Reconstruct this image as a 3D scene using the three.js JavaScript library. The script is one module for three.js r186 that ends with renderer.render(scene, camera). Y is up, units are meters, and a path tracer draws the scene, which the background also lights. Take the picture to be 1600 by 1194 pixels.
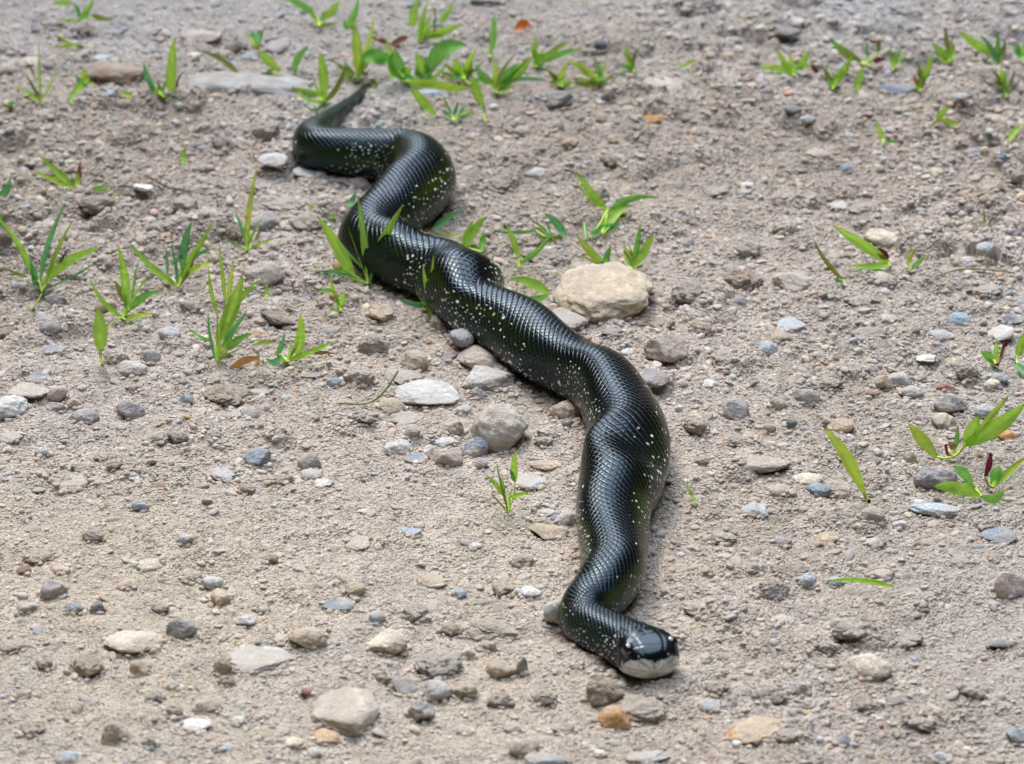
import * as THREE from 'three';
import { mergeGeometries, mergeVertices } from 'three/addons/utils/BufferGeometryUtils.js';

// ------------------------------------------------------------------ camera, sky, sun, exposure
const W = 1600, H = 1194;                          // the pixel grid in which positions were measured
const PITCH = 26 * Math.PI / 180, CAM_H = 1.3, FOV = 9.5;
const scene = new THREE.Scene();
const camera = new THREE.PerspectiveCamera(FOV, W / H, 0.05, 400);
camera.position.set(0, CAM_H, CAM_H / Math.tan(PITCH));
camera.lookAt(0, 0, 0);
camera.focus = 2.86;
camera.userData.fStop = 12.5;
camera.updateMatrixWorld(true);

const renderer = new THREE.WebGLRenderer({ antialias: true });
renderer.toneMapping = THREE.LinearToneMapping;
renderer.toneMappingExposure = 3.1;
renderer.shadowMap.enabled = true;

// overcast sky: brighter towards the zenith, soft cloud mottling, slightly brighter on the open side (-z)
{
  const w = 512, h = 256, data = new Float32Array(w * h * 4);
  for (let j = 0; j < h; j++) for (let i = 0; i < w; i++) {
    const el = ((j + 0.5) / h - 0.5) * Math.PI, az = ((i + 0.5) / w - 0.5) * 2 * Math.PI;
    const x = Math.cos(el) * Math.cos(az), y = Math.sin(el), z = Math.cos(el) * Math.sin(az);
    const s = Math.max(0, y);
    const cl = 1 + 0.10 * Math.sin(3 * x + 5 * z + 1.3 * Math.sin(4 * z + 2 * x)) + 0.06 * Math.sin(9 * x - 7 * z + 2 * y);
    const L = (0.90 + 0.25 * s) * (1.0 - 0.22 * z) * cl * (y < 0 ? 0.25 : 1) * 1.25;
    const k = (j * w + i) * 4;
    data[k] = L * 0.85; data[k + 1] = L * 0.975; data[k + 2] = L * 1.20; data[k + 3] = 1;
  }
  const sky = new THREE.DataTexture(data, w, h, THREE.RGBAFormat, THREE.FloatType);
  sky.mapping = THREE.EquirectangularReflectionMapping;
  sky.magFilter = sky.minFilter = THREE.LinearFilter;
  sky.needsUpdate = true;
  scene.background = sky;
  scene.environment = sky;
}
const sun = new THREE.DirectionalLight(0xfff1de, 1.15);
sun.position.set(-1.3, 3.6, -2.2);
sun.castShadow = true;
sun.shadow.radius = 42;
sun.shadow.mapSize.set(2048, 2048);
Object.assign(sun.shadow.camera, { left: -2, right: 2, top: 2, bottom: -2, near: 0.1, far: 12 });
scene.add(sun);

// ------------------------------------------------------------------ helpers
function rng(seed) {
  let a = seed >>> 0;
  return () => { a = (a + 0x6D2B79F5) >>> 0; let t = a; t = Math.imul(t ^ (t >>> 15), t | 1); t ^= t + Math.imul(t ^ (t >>> 7), t | 61); return ((t ^ (t >>> 14)) >>> 0) / 4294967296; };
}
function hash3(x, y, z) {
  let h = Math.imul(x, 374761393) ^ Math.imul(y, 668265263) ^ Math.imul(z, 2147483647 ^ 1274126177);
  h = Math.imul(h ^ (h >>> 13), 1274126177); h ^= h >>> 16; h = Math.imul(h, 2246822519); h ^= h >>> 13;
  return (h >>> 0) / 4294967296;
}
const sm = (t) => t * t * (3 - 2 * t);
const lerp = (a, b, t) => a + (b - a) * t;
const clamp = (x, a = 0, b = 1) => Math.max(a, Math.min(b, x));
const step = (a, b, x) => sm(clamp((x - a) / (b - a)));
function noise3(x, y, z) {                          // value noise, -1 .. 1
  const X = Math.floor(x), Y = Math.floor(y), Z = Math.floor(z), u = sm(x - X), v = sm(y - Y), w = sm(z - Z);
  const f = (i, j, k) => hash3(X + i, Y + j, Z + k);
  return 2 * lerp(lerp(lerp(f(0, 0, 0), f(1, 0, 0), u), lerp(f(0, 1, 0), f(1, 1, 0), u), v), lerp(lerp(f(0, 0, 1), f(1, 0, 1), u), lerp(f(0, 1, 1), f(1, 1, 1), u), v), w) - 1;
}
function fbm(x, y, z, o = 3) { let s = 0, a = 0.5; for (let i = 0; i < o; i++) { s += a * noise3(x, y, z); x = x * 2.03 + 7.1; y = y * 2.03 + 3.7; z = z * 2.03 + 1.9; a *= 0.5; } return s; }

const used = {};
function numbered(name) { const n = used[name] = (used[name] ?? -1) + 1; return n ? name + '_' + String(n).padStart(3, '0') : name; }
function tag(o, label, category, group, kind) {
  if (label) o.userData.label = label;
  if (category) o.userData.category = category;
  if (group) o.userData.group = group;
  if (kind) o.userData.kind = kind;
  o.castShadow = o.receiveShadow = true;
  return o;
}
function mesh(name, geometry, material, parent) {
  const m = new THREE.Mesh(geometry, material);
  m.name = parent ? name : numbered(name);
  m.castShadow = m.receiveShadow = true;
  (parent ?? scene).add(m);
  return m;
}
// measured picture position -> ray, and the points where that ray meets a level or an upright plane
const TANV = Math.tan(FOV * Math.PI / 360), FPX = (H / 2) / TANV;
const eye = camera.position.clone();
function ray(px, py) {
  const v = new THREE.Vector3((px - W / 2) / FPX, -(py - H / 2) / FPX, -1);
  return v.applyQuaternion(camera.quaternion);
}
function onLevel(px, py, y = 0) { const d = ray(px, py); return eye.clone().addScaledVector(d, (y - eye.y) / d.y); }
function onUpright(px, py, z) { const d = ray(px, py); return eye.clone().addScaledVector(d, (z - eye.z) / d.z); }
const perPx = (p) => { const d = p.clone().sub(eye); return d.dot(ray(W / 2, H / 2).normalize()) / FPX; };   // metres per measured pixel at a place

// ------------------------------------------------------------------ ground relief and soil colour
function domes(x, z, s, seed, prob, k) {            // lumps of size s
  const gx = Math.floor(x / s), gz = Math.floor(z / s); let best = 0;
  for (let i = -1; i <= 1; i++) for (let j = -1; j <= 1; j++) {
    const cx = gx + i, cz = gz + j;
    if (hash3(cx, cz, seed) > prob) continue;
    const px = (cx + hash3(cx, cz, seed + 1)) * s, pz = (cz + hash3(cx, cz, seed + 2)) * s;
    const r = s * (0.28 + 0.34 * hash3(cx, cz, seed + 3)), a = hash3(cx, cz, seed + 4) * 6.283, e = 0.65 + 0.35 * hash3(cx, cz, seed + 5);
    const dx = x - px, dz = z - pz, ca = Math.cos(a), sa = Math.sin(a);
    const u = (dx * ca + dz * sa), v = (-dx * sa + dz * ca) / e, d2 = (u * u + v * v) / (r * r);
    if (d2 < 1) { const hh = r * k * (0.6 + 0.8 * hash3(cx, cz, seed + 6)) * Math.pow(1 - d2, 0.6); if (hh > best) best = hh; }
  }
  return best;
}
// crumbliness: the strip round the middle of the snake is loose crumbly earth, the near left is packed
function crumbly(x, z) {
  const p = fbm(x * 5 + 3.1, 0.5, z * 3.2, 3);
  const band = 0.55 * Math.exp(-Math.pow((z + 0.33 + 0.1 * x) / 0.28, 2));
  return clamp(0.42 + 0.9 * p + band - 0.25 * step(0.12, 0.3, z) * step(0.1, -0.2, x), 0, 1);
}
function height(x, z, fine = true) {
  const c = crumbly(x, z);
  const wx = x + 0.004 * noise3(x * 90, 1.5, z * 90), wz = z + 0.004 * noise3(x * 90, 7.5, z * 90);
  let h = 0.006 * fbm(x * 9, 0.3, z * 9, 2) + 0.0035 * noise3(x * 30, 2.2, z * 30);
  h += domes(wx, wz, 0.042, 11, 0.4 + 0.35 * c, 0.42) * (0.10 + 0.9 * c);
  if (!fine) return h;
  h += domes(wx, wz, 0.019, 31, 0.58, 0.42) * (0.06 + 0.8 * c);
  h += domes(x, z, 0.0095, 51, 0.55, 0.36) * (0.08 + 0.6 * c);
  h += domes(x + 0.001 * noise3(x * 400, 0, z * 400), z, 0.005, 71, 0.7, 0.36) * (0.25 + 0.4 * c);
  h += 0.0009 * noise3(x * 260, 4.4, z * 260);
  return h;
}
const SOIL = [0.488, 0.408, 0.342], GREY = [0.372, 0.352, 0.340], WARM = [0.590, 0.485, 0.345], DAMP = [0.320, 0.262, 0.210];
function soil(x, z, out = [0, 0, 0]) {
  const far = step(-0.25, -0.75, z), n = fbm(x * 7, 3.3, z * 5, 3), m = fbm(x * 2.6 + 9, 1.1, z * 2.2, 2);
  const grey = clamp(0.15 + 0.75 * far + 0.5 * m + 0.3 * step(0.1, 0.35, x), 0, 1);
  const warm = clamp((0.9 * step(0.02, 0.28, z) * step(0.18, -0.12, x) + 0.2) * (0.5 + 1.2 * n), 0, 1);
  const damp = clamp(0.80 * n * (0.4 + crumbly(x, z)) + 0.08 + 0.42 * Math.exp(-Math.pow((z + 0.36 + 0.1 * x) / 0.30, 2)), 0, 0.75);
  const g = 0.94 + 0.14 * noise3(x * 150, 8.1, z * 150) + 0.10 * noise3(x * 420, 2.7, z * 420);
  for (let i = 0; i < 3; i++) out[i] = lerp(lerp(lerp(SOIL[i], GREY[i], grey), WARM[i], warm), DAMP[i], damp) * g;
  return out;
}

// grain for bump maps: tiling noise made once
function grainTexture(size, seed, octaves) {
  const r = rng(seed), data = new Uint8Array(size * size * 4), acc = new Float32Array(size * size);
  for (const [cells, amp] of octaves) {
    const g = new Float32Array(cells * cells); for (let i = 0; i < g.length; i++) g[i] = r();
    for (let y = 0; y < size; y++) for (let x = 0; x < size; x++) {
      const fx = x / size * cells, fy = y / size * cells, X = Math.floor(fx), Y = Math.floor(fy), u = sm(fx - X), v = sm(fy - Y);
      const a = g[Y * cells + X], b = g[Y * cells + (X + 1) % cells], c = g[((Y + 1) % cells) * cells + X], d = g[((Y + 1) % cells) * cells + (X + 1) % cells];
      acc[y * size + x] += amp * (lerp(lerp(a, b, u), lerp(c, d, u), v) - 0.5);
    }
  }
  for (let i = 0; i < acc.length; i++) { const v = clamp(0.5 + acc[i]) * 255; data[i * 4] = data[i * 4 + 1] = data[i * 4 + 2] = v; data[i * 4 + 3] = 255; }
  const t = new THREE.DataTexture(data, size, size);
  t.wrapS = t.wrapT = THREE.RepeatWrapping; t.magFilter = THREE.LinearFilter; t.minFilter = THREE.LinearMipmapLinearFilter; t.generateMipmaps = true; t.needsUpdate = true;
  return t;
}
const grain = grainTexture(512, 5, [[32, 0.4], [64, 0.5], [128, 0.6], [256, 0.5]]);
const soilGrain = grain.clone(); soilGrain.repeat.set(6, 6); soilGrain.needsUpdate = true;      // uv in metres: 17 cm to a tile
const groundMat = new THREE.MeshStandardMaterial({ vertexColors: true, roughness: 0.97, bumpMap: soilGrain, bumpScale: 0.0030 });
{
  // one sheet: a fine grid where the camera looks, widening to the horizon
  const axis = (a, b, d, far) => {
    const mid = []; for (let v = a; v < b; v += d) mid.push(v); mid.push(b);
    const out = [], pre = []; let s = d, v = b;
    while (v < far) { s *= 1.35; v += s; out.push(v); }
    s = d; v = a; while (v > -far) { s *= 1.35; v -= s; pre.unshift(v); }
    return pre.concat(mid, out);
  };
  const xs = axis(-0.46, 0.46, 0.0015, 180), zs = axis(-1.10, 0.56, 0.0019, 180), nx = xs.length, nz = zs.length;
  const pos = new Float32Array(nx * nz * 3), col = new Float32Array(nx * nz * 3), uv = new Float32Array(nx * nz * 2), idx = new Uint32Array((nx - 1) * (nz - 1) * 6), c = [0, 0, 0];
  for (let j = 0, k = 0; j < nz; j++) for (let i = 0; i < nx; i++, k++) {
    const x = xs[i], z = zs[j], out = Math.max(Math.abs(x) - 0.46, z - 0.56, -1.10 - z, 0);
    pos[k * 3] = x; pos[k * 3 + 1] = out > 3 ? 0 : height(x, z) * (1 - step(0.5, 3, out)); pos[k * 3 + 2] = z;
    soil(x, z, c); col.set(c, k * 3); uv[k * 2] = x; uv[k * 2 + 1] = z;
  }
  for (let j = 0, k = 0; j < nz - 1; j++) for (let i = 0; i < nx - 1; i++) {
    const a = j * nx + i, b = a + 1, d = a + nx, e = d + 1; idx[k++] = a; idx[k++] = d; idx[k++] = b; idx[k++] = b; idx[k++] = d; idx[k++] = e;
  }
  const g = new THREE.BufferGeometry();
  g.setAttribute('position', new THREE.BufferAttribute(pos, 3)); g.setAttribute('color', new THREE.BufferAttribute(col, 3)); g.setAttribute('uv', new THREE.BufferAttribute(uv, 2));
  g.setIndex(new THREE.BufferAttribute(idx, 1)); g.computeVertexNormals();
  tag(mesh('ground', g, groundMat), 'dry pinkish grey earth of a crumbly gravel track', null, null, 'structure');
}

// ------------------------------------------------------------------ the wood round the track: behind the camera and along both sides (it shades the track and mirrors in the snake)
{
  const r = rng(77), wood = new THREE.Group(); wood.name = numbered('woodland'); scene.add(wood);
  tag(wood, 'green woodland that shades the track, mirrored in the glossy snake', null, null, 'stuff');
  const leafy = [];
  for (let i = 0; i < 14; i++) {
    const g = new THREE.PlaneGeometry(0.10 + 0.06 * r(), 0.2 + 0.1 * r());
    g.rotateX(r() * 6.3); g.rotateY(r() * 6.3); g.rotateZ(r() * 6.3);
    g.translate((r() - 0.5) * 0.7, (r() - 0.5) * 0.5, (r() - 0.5) * 0.7); leafy.push(g);
  }
  const spots = [];
  for (let i = 0; i < 9000; i++) {                  // both sides
    const sd = r() < 0.5 ? -1 : 1, z = -5 + 13 * r();
    const lim = 2.9 + 0.25 * Math.abs(z) + 0.5 * Math.sin(z * 1.7 + sd); const d = lim + 2.4 * r() * r();
    spots.push([sd * d, 0.15 + 6.5 * Math.pow(r(), 0.8) + 0.8 * Math.sin(z * 1.1), z]);
  }
  for (let i = 0; i < 9000; i++) {                  // ahead, with the gap where the track runs on
    const az = (r() * 2 - 1) * 1.25, deg = az * 57.3; if (deg > -21 + 3 * r() && deg < 1 + 3 * r()) continue;
    const d = 7 + 3 * r() * r() + Math.sin(az * 9); spots.push([Math.sin(az) * d, 0.1 + (6.2 + 1.2 * Math.sin(az * 13)) * Math.pow(r(), 0.85), -Math.cos(az) * d]);
  }
  for (let i = 0; i < 1500; i++) {                  // low far trees at the end of the gap
    const az = -0.45 + 0.6 * r(), d = 22 + 5 * r(); spots.push([Math.sin(az) * d, 0.3 + (3.2 + 1.0 * Math.sin(az * 31)) * Math.pow(r(), 0.9), -Math.cos(az) * d, 3]);
  }
  for (let i = 0; i < 7000; i++) {                  // canopy behind the camera
    const x = (r() - 0.5) * 10, z = 3.3 + 4.5 * r(); spots.push([x, 4.6 + 2.4 * r() - 0.03 * x * x, z]);
  }
  for (let i = 0; i < 5000; i++) spots.push([(r() - 0.5) * 10, 0.1 + 6 * r(), 5.2 + 2 * r()]);
  const crown = new THREE.InstancedMesh(mergeGeometries(leafy), new THREE.MeshPhysicalMaterial({ color: new THREE.Color().setRGB(1, 1, 1), roughness: 0.75, transmission: 0.4, thickness: 0, side: THREE.DoubleSide }), spots.length);
  crown.name = 'foliage'; crown.castShadow = crown.receiveShadow = true;
  const m = new THREE.Matrix4(), q = new THREE.Quaternion(), e = new THREE.Euler(), cc = new THREE.Color();
  spots.forEach((p, i) => {
    q.setFromEuler(e.set(r() * 6, r() * 6, r() * 6)); const s = (0.8 + 0.7 * r()) * (p[3] ?? 1);
    crown.setMatrixAt(i, m.compose(new THREE.Vector3(p[0], p[1], p[2]), q, new THREE.Vector3(s, s, s)));
    const t = 0.6 + 0.8 * r(); crown.setColorAt(i, cc.setRGB(0.062 * t, 0.098 * t, 0.018 * t));
  });
  wood.add(crown);
  const trunks = [];
  for (let i = 0; i < 26; i++) {
    const s = i % 2 ? 1 : -1, z = -4.5 + 12 * r(), x = s * (3.6 + 0.25 * Math.abs(z) + 1.2 * r());
    const g = new THREE.CylinderGeometry(0.06 + 0.05 * r(), 0.13 + 0.1 * r(), 7, 10, 6); g.translate(x, 3.4, z); trunks.push(g);
  }
  const tk = mesh('trunk', mergeGeometries(trunks), new THREE.MeshStandardMaterial({ color: new THREE.Color().setRGB(0.11, 0.085, 0.06), roughness: 0.95, bumpMap: grain, bumpScale: 0.01 }), wood);
  tk.userData.kind = 'stuff';
}

// ------------------------------------------------------------------ the snake
// stations along the body from the tail tip: picture x, y of the axis, half width in picture pixels, height : width
const ST = [
  [578.5, 131.5, 2, 1], [577, 133, 4.6, 1], [571, 139, 6.4, 1], [561, 149, 8, 1], [546, 162, 10, 1], [524, 180, 14.5, 1], [503, 199, 22, 1], [489, 217, 31, 1], [495, 231, 35, 1], [520, 236, 36.5, 1], [555, 238, 38, 1], [592, 240, 39, 1],
  [628, 244, 41, 1], [653, 258, 46, 1], [659, 279, 50, .98], [645, 303, 51, .97], [615, 328, 50, .97], [590, 351, 48, .97], [580, 372, 47, .97], [594, 389, 46, 1], [620, 398, 48, 1], [645, 408, 50, .98],
  [670, 419, 49, .98], [696, 432, 51, .98], [718, 450, 57, .95], [738, 472, 55, .95], [764, 491, 51, .97], [803, 513, 51, .97], [848, 546, 51, .97], [894, 570, 51, .97],
  [932, 593, 55, .96], [962, 630, 58, .95], [982, 670, 61, .94], [985, 710, 63.5, .94], [970, 751, 65, .93], [958, 792, 58, .95], [957, 830, 55, .96], [959, 870, 53, .96], [955, 900, 51, .96],
  [940, 925, 48, .96], [920, 945, 43, .96], [911, 960, 39, .95], [917, 972, 38, .94], [934, 983, 39, .92], [957, 994, 40, .9], [979, 1005, 42, .88],
  [996, 1013, 46, .83], [1009, 1021, 49.5, .78], [1016, 1029, 47.5, .75], [1019, 1036.5, 42, .75], [1021, 1043, 31.5, .76], [1022, 1047, 18, .76], [1024, 1049, 2, .74]];
const HUMPS = [[19.5, 0.8, 0.05], [21, 0.6, -0.07], [23.8, 0.8, 0.09], [25.4, 0.6, -0.08], [27, 0.8, 0.04], [29.2, 0.6, -0.06], [30.6, 0.8, 0.07], [32.6, 0.7, 0.05], [33.6, 0.45, -0.08], [34.6, 0.7, 0.08], [36.2, 0.6, -0.07], [37.5, 0.7, 0.05], [39.4, 0.6, -0.06], [16.5, 0.7, -0.05], [13, 0.8, 0.06]];   // rises and dips of the back
const SKEW = [[33.4, 0.75, 0.55], [35.6, 0.8, 0.22], [37.6, 0.6, -0.12], [31.2, 0.8, 0.10], [25.2, 0.6, 0.22], [22.5, 0.7, -0.25], [27.5, 0.7, -0.22], [29.4, 0.7, 0.18], [19, 0.8, -0.2], [15, 0.8, 0.25], [12, 0.7, -0.15], [41.2, 0.6, -0.2]];   // sideways lean of the back
const LUMPS = [[18.2, 0.9, 1, 0.10], [23.9, 0.65, -1, 0.32], [25.6, 0.6, -1, -0.10], [25, 0.9, 1, -0.08], [27.6, 0.9, 1, 0.06], [30.2, 0.8, 1, -0.10], [14, 0.7, -1, 0.08], [38.8, 0.8, -1, -0.1], [36, 1.0, -1, 0.07]];   // muscle bulges and hollows: station, reach, side, amount
const NECK = 45;                                    // station where the head begins
{
  const HEAD_Y = [0.0128, 0.0135, 0.0137, 0.0136, 0.0132, 0.0126, 0.0121, 0.0120];       // the head is held level: height of its axis
  const pts = ST.map(([x, y, r, k], n) => {
    let p = onLevel(x, y, 0.018), R = 0;
    for (let i = 0; i < 4; i++) { R = r * perPx(p); p = onLevel(x, y, n >= NECK ? HEAD_Y[n - NECK] : Math.max(R * k * 0.93, 0.003) + 0.0005); }
    return { p, R, k };
  });
  // the chin and snout lie a little higher than their own half height
  const curve = new THREE.CatmullRomCurve3(pts.map((q) => q.p), false, 'centripetal');
  const n = pts.length, sub = 400, samples = [];
  for (let i = 0; i < n - 1; i++) {
    const per = i >= NECK ? 40 : 60;
    for (let j = 0; j < per; j++) samples.push(i + j / per);
  }
  samples.push(n - 1);
  const val = (t, f) => {                            // Catmull-Rom through the station values
    const i = Math.min(n - 2, Math.floor(t)), u = t - i, a = f(pts[Math.max(0, i - 1)]), b = f(pts[i]), c = f(pts[i + 1]), d = f(pts[Math.min(n - 1, i + 2)]);
    return 0.5 * (2 * b + (c - a) * u + (2 * a - 5 * b + 4 * c - d) * u * u + (3 * b - a - 3 * c + d) * u * u * u);
  };
  // resample evenly by length
  const dense = samples.map((t) => ({ t, p: curve.getPoint(t / (n - 1)), R: Math.max(0.0006, val(t, (q) => q.R)), k: val(t, (q) => q.k) }));
  let len = [0]; for (let i = 1; i < dense.length; i++) len.push(len[i - 1] + dense[i].p.distanceTo(dense[i - 1].p));
  const total = len[len.length - 1], rings = [];
  let neckLen = 0; for (let i = 0; i < dense.length; i++) if (dense[i].t <= NECK) neckLen = len[i];
  let s = 0, i0 = 0;
  while (s < total) {
    while (i0 < len.length - 2 && len[i0 + 1] < s) i0++;
    const u = (s - len[i0]) / Math.max(1e-9, len[i0 + 1] - len[i0]), a = dense[i0], b = dense[i0 + 1];
    rings.push({ s, t: lerp(a.t, b.t, u), p: a.p.clone().lerp(b.p, u), R: lerp(a.R, b.R, u), k: lerp(a.k, b.k, u) });
    s += s > neckLen ? 0.00045 : 0.0012;
  }
  rings.push({ s: total, t: n - 1, p: dense[dense.length - 1].p, R: 0.0003, k: 0.7 });
  const NR = rings.length, NA = 128;
  // smooth the directions a little so that the kinks stay round
  const up = new THREE.Vector3(0, 1, 0);
  for (let i = 0; i < NR; i++) {
    const w = rings[i].s > neckLen - 0.02 ? 10 : 7, a = rings[Math.max(0, i - w)].p, b = rings[Math.min(NR - 1, i + w)].p;
    rings[i].f = b.clone().sub(a).normalize();
    rings[i].side = new THREE.Vector3().crossVectors(rings[i].f, up).normalize();
    rings[i].up = new THREE.Vector3().crossVectors(rings[i].side, rings[i].f).normalize();
  }
  let uLen = 0; const U = [0]; for (let i = 1; i < NR; i++) { uLen += (rings[i].s - rings[i - 1].s) / (0.225 * clamp(rings[i].R, 0.006, 0.03)); U.push(uLen); }
  const NU = Math.round(uLen);                       // scale lengths from tail to snout
  const pos = [], uv = [], col = [], idx = [[], []];
  const headPos = (i) => (rings[i].s - neckLen) / (total - neckLen);      // 0 neck .. 1 snout
  for (let i = 0; i < NR; i++) {
    const g = rings[i], hs = headPos(i), onHead = step(-0.15, 0.35, hs);
    for (let a = 0; a <= NA; a++) {
      const v = a / NA, th = (v - 0.5) * 2 * Math.PI, c = Math.cos(th), sn = Math.sin(th);   // th 0 = top of the back
      // a loaf: softly ridged back, flat belly; the head flatter on top with a brow
      let rx = Math.sign(sn) * Math.pow(Math.abs(sn), lerp(0.92, 1.0, onHead)), ry = c < 0 ? -Math.pow(-c, 0.8) * 0.93 : Math.pow(c, lerp(1.02, 0.85, onHead));
      let w = 1, h = 1;
      h *= 1 + 0.03 * noise3(g.s * 28, 0.2, 5.5) * (1 - onHead); w *= 1 + 0.035 * noise3(g.s * 24, 9.2, sn > 0 ? 1.5 : 7.5) * (1 - onHead);
      let lean = 0; for (const [lt, lw, la] of SKEW) lean += la * Math.exp(-Math.pow((g.t - lt) / lw, 2));
      for (const [lt, lw, la] of HUMPS) h *= 1 + la * Math.exp(-Math.pow((g.t - lt) / lw, 2)) * (c > 0 ? 1 : 0);
      for (const [lt, lw, ls, la] of LUMPS) if (ls * sn > 0) w *= 1 + la * Math.exp(-Math.pow((g.t - lt) / lw, 2)) * Math.abs(sn);
      if (hs > 0) {
        const brow = Math.exp(-Math.pow((hs - 0.58) / 0.16, 2)) * Math.exp(-Math.pow((Math.abs(sn) - 0.78) / 0.16, 2)) * (c > 0 ? 1 : 0);
        w *= 1 + 0.02 * brow; h *= 1 + 0.12 * brow;
        const lip = Math.exp(-Math.pow((c + 0.42) / 0.05, 2)) * step(0.1, 0.3, hs);
        w *= 1 - 0.014 * lip;
        const plate = Math.exp(-Math.pow((Math.abs(sn) - 0.42) / 0.05, 2)) + Math.exp(-Math.pow((hs - 0.47) / 0.018, 2)) + Math.exp(-Math.pow((hs - 0.72) / 0.018, 2)) + 0.7 * Math.exp(-Math.pow(sn / 0.04, 2)) * step(0.5, 0.45, hs); if (c > 0.3) h *= 1 - 0.022 * plate;
        if (c > 0.2) h *= 1 - 0.10 * Math.exp(-Math.pow((hs - 0.6) / 0.25, 2)) * Math.exp(-sn * sn * 6);
      }
      const p = g.p.clone().addScaledVector(g.side, (rx * w + lean * Math.pow(Math.max(0, c), 1.6)) * g.R).addScaledVector(g.up, ry * g.R * g.k * h);
      pos.push(p.x, p.y, p.z); uv.push(U[i] / NU, v);
      // head colours: glossy black above, cream white lips and chin, dark seams between the lip plates
      const ek = [-1.2, -0.5, -0.2, -0.08, 0.2, 0.62, 1.15, 1.2], et = clamp(g.t - NECK, 0, 6.99), ei = Math.floor(et);
      const edge = lerp(ek[ei], ek[ei + 1], et - ei) + 0.05 * Math.sin(hs * 34 + sn * 3) + 0.16 * noise3(hs * 22, sn * 7, 1.1) - 0.22 * Math.exp(-Math.pow(sn / 0.16, 2)) * step(0.75, 0.95, hs);
      let white = 1 - step(edge - 0.05, edge + 0.05, c);
      white *= step(0.24, 0.36, hs + 0.12 * noise3(th * 6, hs * 12, 3.3));
      const seam = Math.pow(Math.abs(Math.sin(sn * 5.6 + hs * 4)), 10) * step(-0.35, -0.05, c - 0.5 * edge) * 0.9 + 0.9 * Math.exp(-Math.pow((c + 0.22 - 0.25 * step(0.6, 1, hs)) / 0.035, 2));
      white *= (1 - 0.62 * clamp(seam)) * (0.72 + 0.28 * step(-0.95, -0.2, c));
      const mott = 0.88 + 0.2 * noise3(p.x * 900, p.y * 900, p.z * 900) + 0.14 * noise3(p.x * 300, p.y * 300, p.z * 300);
      col.push(lerp(0.006, 0.74 * mott, white), lerp(0.007, 0.74 * mott, white), lerp(0.008, 0.66 * mott, white));
    }
  }
  for (let i = 0; i < NR - 1; i++) for (let a = 0; a < NA; a++) {
    const A = i * (NA + 1) + a, B = A + 1, C = A + NA + 1, D = C + 1, to = idx[headPos(i) >= 0.30 + 0.04 * Math.cos(((a + 0.5) / NA - 0.5) * 25) ? 1 : 0];
    to.push(A, B, C, B, D, C);
  }
  const geo = new THREE.BufferGeometry();
  geo.setAttribute('position', new THREE.Float32BufferAttribute(pos, 3)); geo.setAttribute('uv', new THREE.Float32BufferAttribute(uv, 2)); geo.setAttribute('color', new THREE.Float32BufferAttribute(col, 3));
  geo.setIndex(idx[0].concat(idx[1])); geo.addGroup(0, idx[0].length, 0); geo.addGroup(idx[0].length, idx[1].length, 1); geo.computeVertexNormals();
  // weld the shading along the belly seam
  { const nr = geo.attributes.normal; for (let i = 0; i < NR; i++) { const A = i * (NA + 1), B = A + NA; const v = new THREE.Vector3().fromBufferAttribute(nr, A).add(new THREE.Vector3().fromBufferAttribute(nr, B)).normalize(); nr.setXYZ(A, v.x, v.y, v.z); nr.setXYZ(B, v.x, v.y, v.z); } }
  // scale relief: overlapping lozenges in staggered rows
  const T = 128, sd = new Uint8Array(T * T * 4);
  for (let y = 0; y < T; y++) for (let x = 0; x < T; x++) {
    const u = (x + 0.5) / T, v = (y + 0.5) / T; let best = 0;
    for (const [cu, cv] of [[0, 0], [1, 0], [0, 1], [1, 1], [0.5, 0.5]]) {
      const du = (u - cu), dv = Math.abs(v - cv), d = Math.abs(du) * 2 + dv * 2;
      if (d < 1.0) best = Math.max(best, Math.pow(1 - Math.pow(d, 3.2), 0.8) * (0.78 - 0.35 * du));
    }
    const k = (y * T + x) * 4; sd[k] = sd[k + 1] = sd[k + 2] = best * 255; sd[k + 3] = 255;
  }
  const scaleTex = new THREE.DataTexture(sd, T, T);
  scaleTex.wrapS = scaleTex.wrapT = THREE.RepeatWrapping; scaleTex.magFilter = THREE.LinearFilter; scaleTex.minFilter = THREE.LinearMipmapLinearFilter; scaleTex.generateMipmaps = true;
  scaleTex.repeat.set(NU, 26); scaleTex.needsUpdate = true;
  // colour: glossy black, green foliage reflections painted on the flanks, cream flecks on the edges of single scales, in loose clusters low on the sides
  const uAt = (t) => { let i = 0; while (i < NR - 1 && rings[i].t < t) i++; return U[i] / NU; };
  const CW = 2048, CH = 1024, cd = new Uint8Array(CW * CH * 4), cr = rng(909);
  const srgb = (v) => 255 * (v <= 0.0031308 ? 12.92 * v : 1.055 * Math.pow(v, 1 / 2.4) - 0.055);
  for (let y = 0; y < CH; y++) for (let x = 0; x < CW; x++) {
    const th = (y / CH - 0.5) * 2 * Math.PI, c = Math.cos(th), mirrorNoise = 0.5 + 0.5 * noise3(x / 60, y / 90, 4.2), flank = step(0.85, 0.45, c) * step(-0.5, 0.1, c), k = (y * CW + x) * 4;
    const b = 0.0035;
    const mirrorGreen = flank * step(0.45, 0.8, mirrorNoise); cd[k] = srgb(b + 0.0045 * flank + 0.017 * mirrorGreen); cd[k + 1] = srgb(b + 0.0095 * flank + 0.025 * mirrorGreen); cd[k + 2] = srgb(b + 0.0005 * flank - 0.002 * mirrorGreen); cd[k + 3] = 255;  // olive green of the mirrored foliage is put into the flank colour
  }
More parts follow.
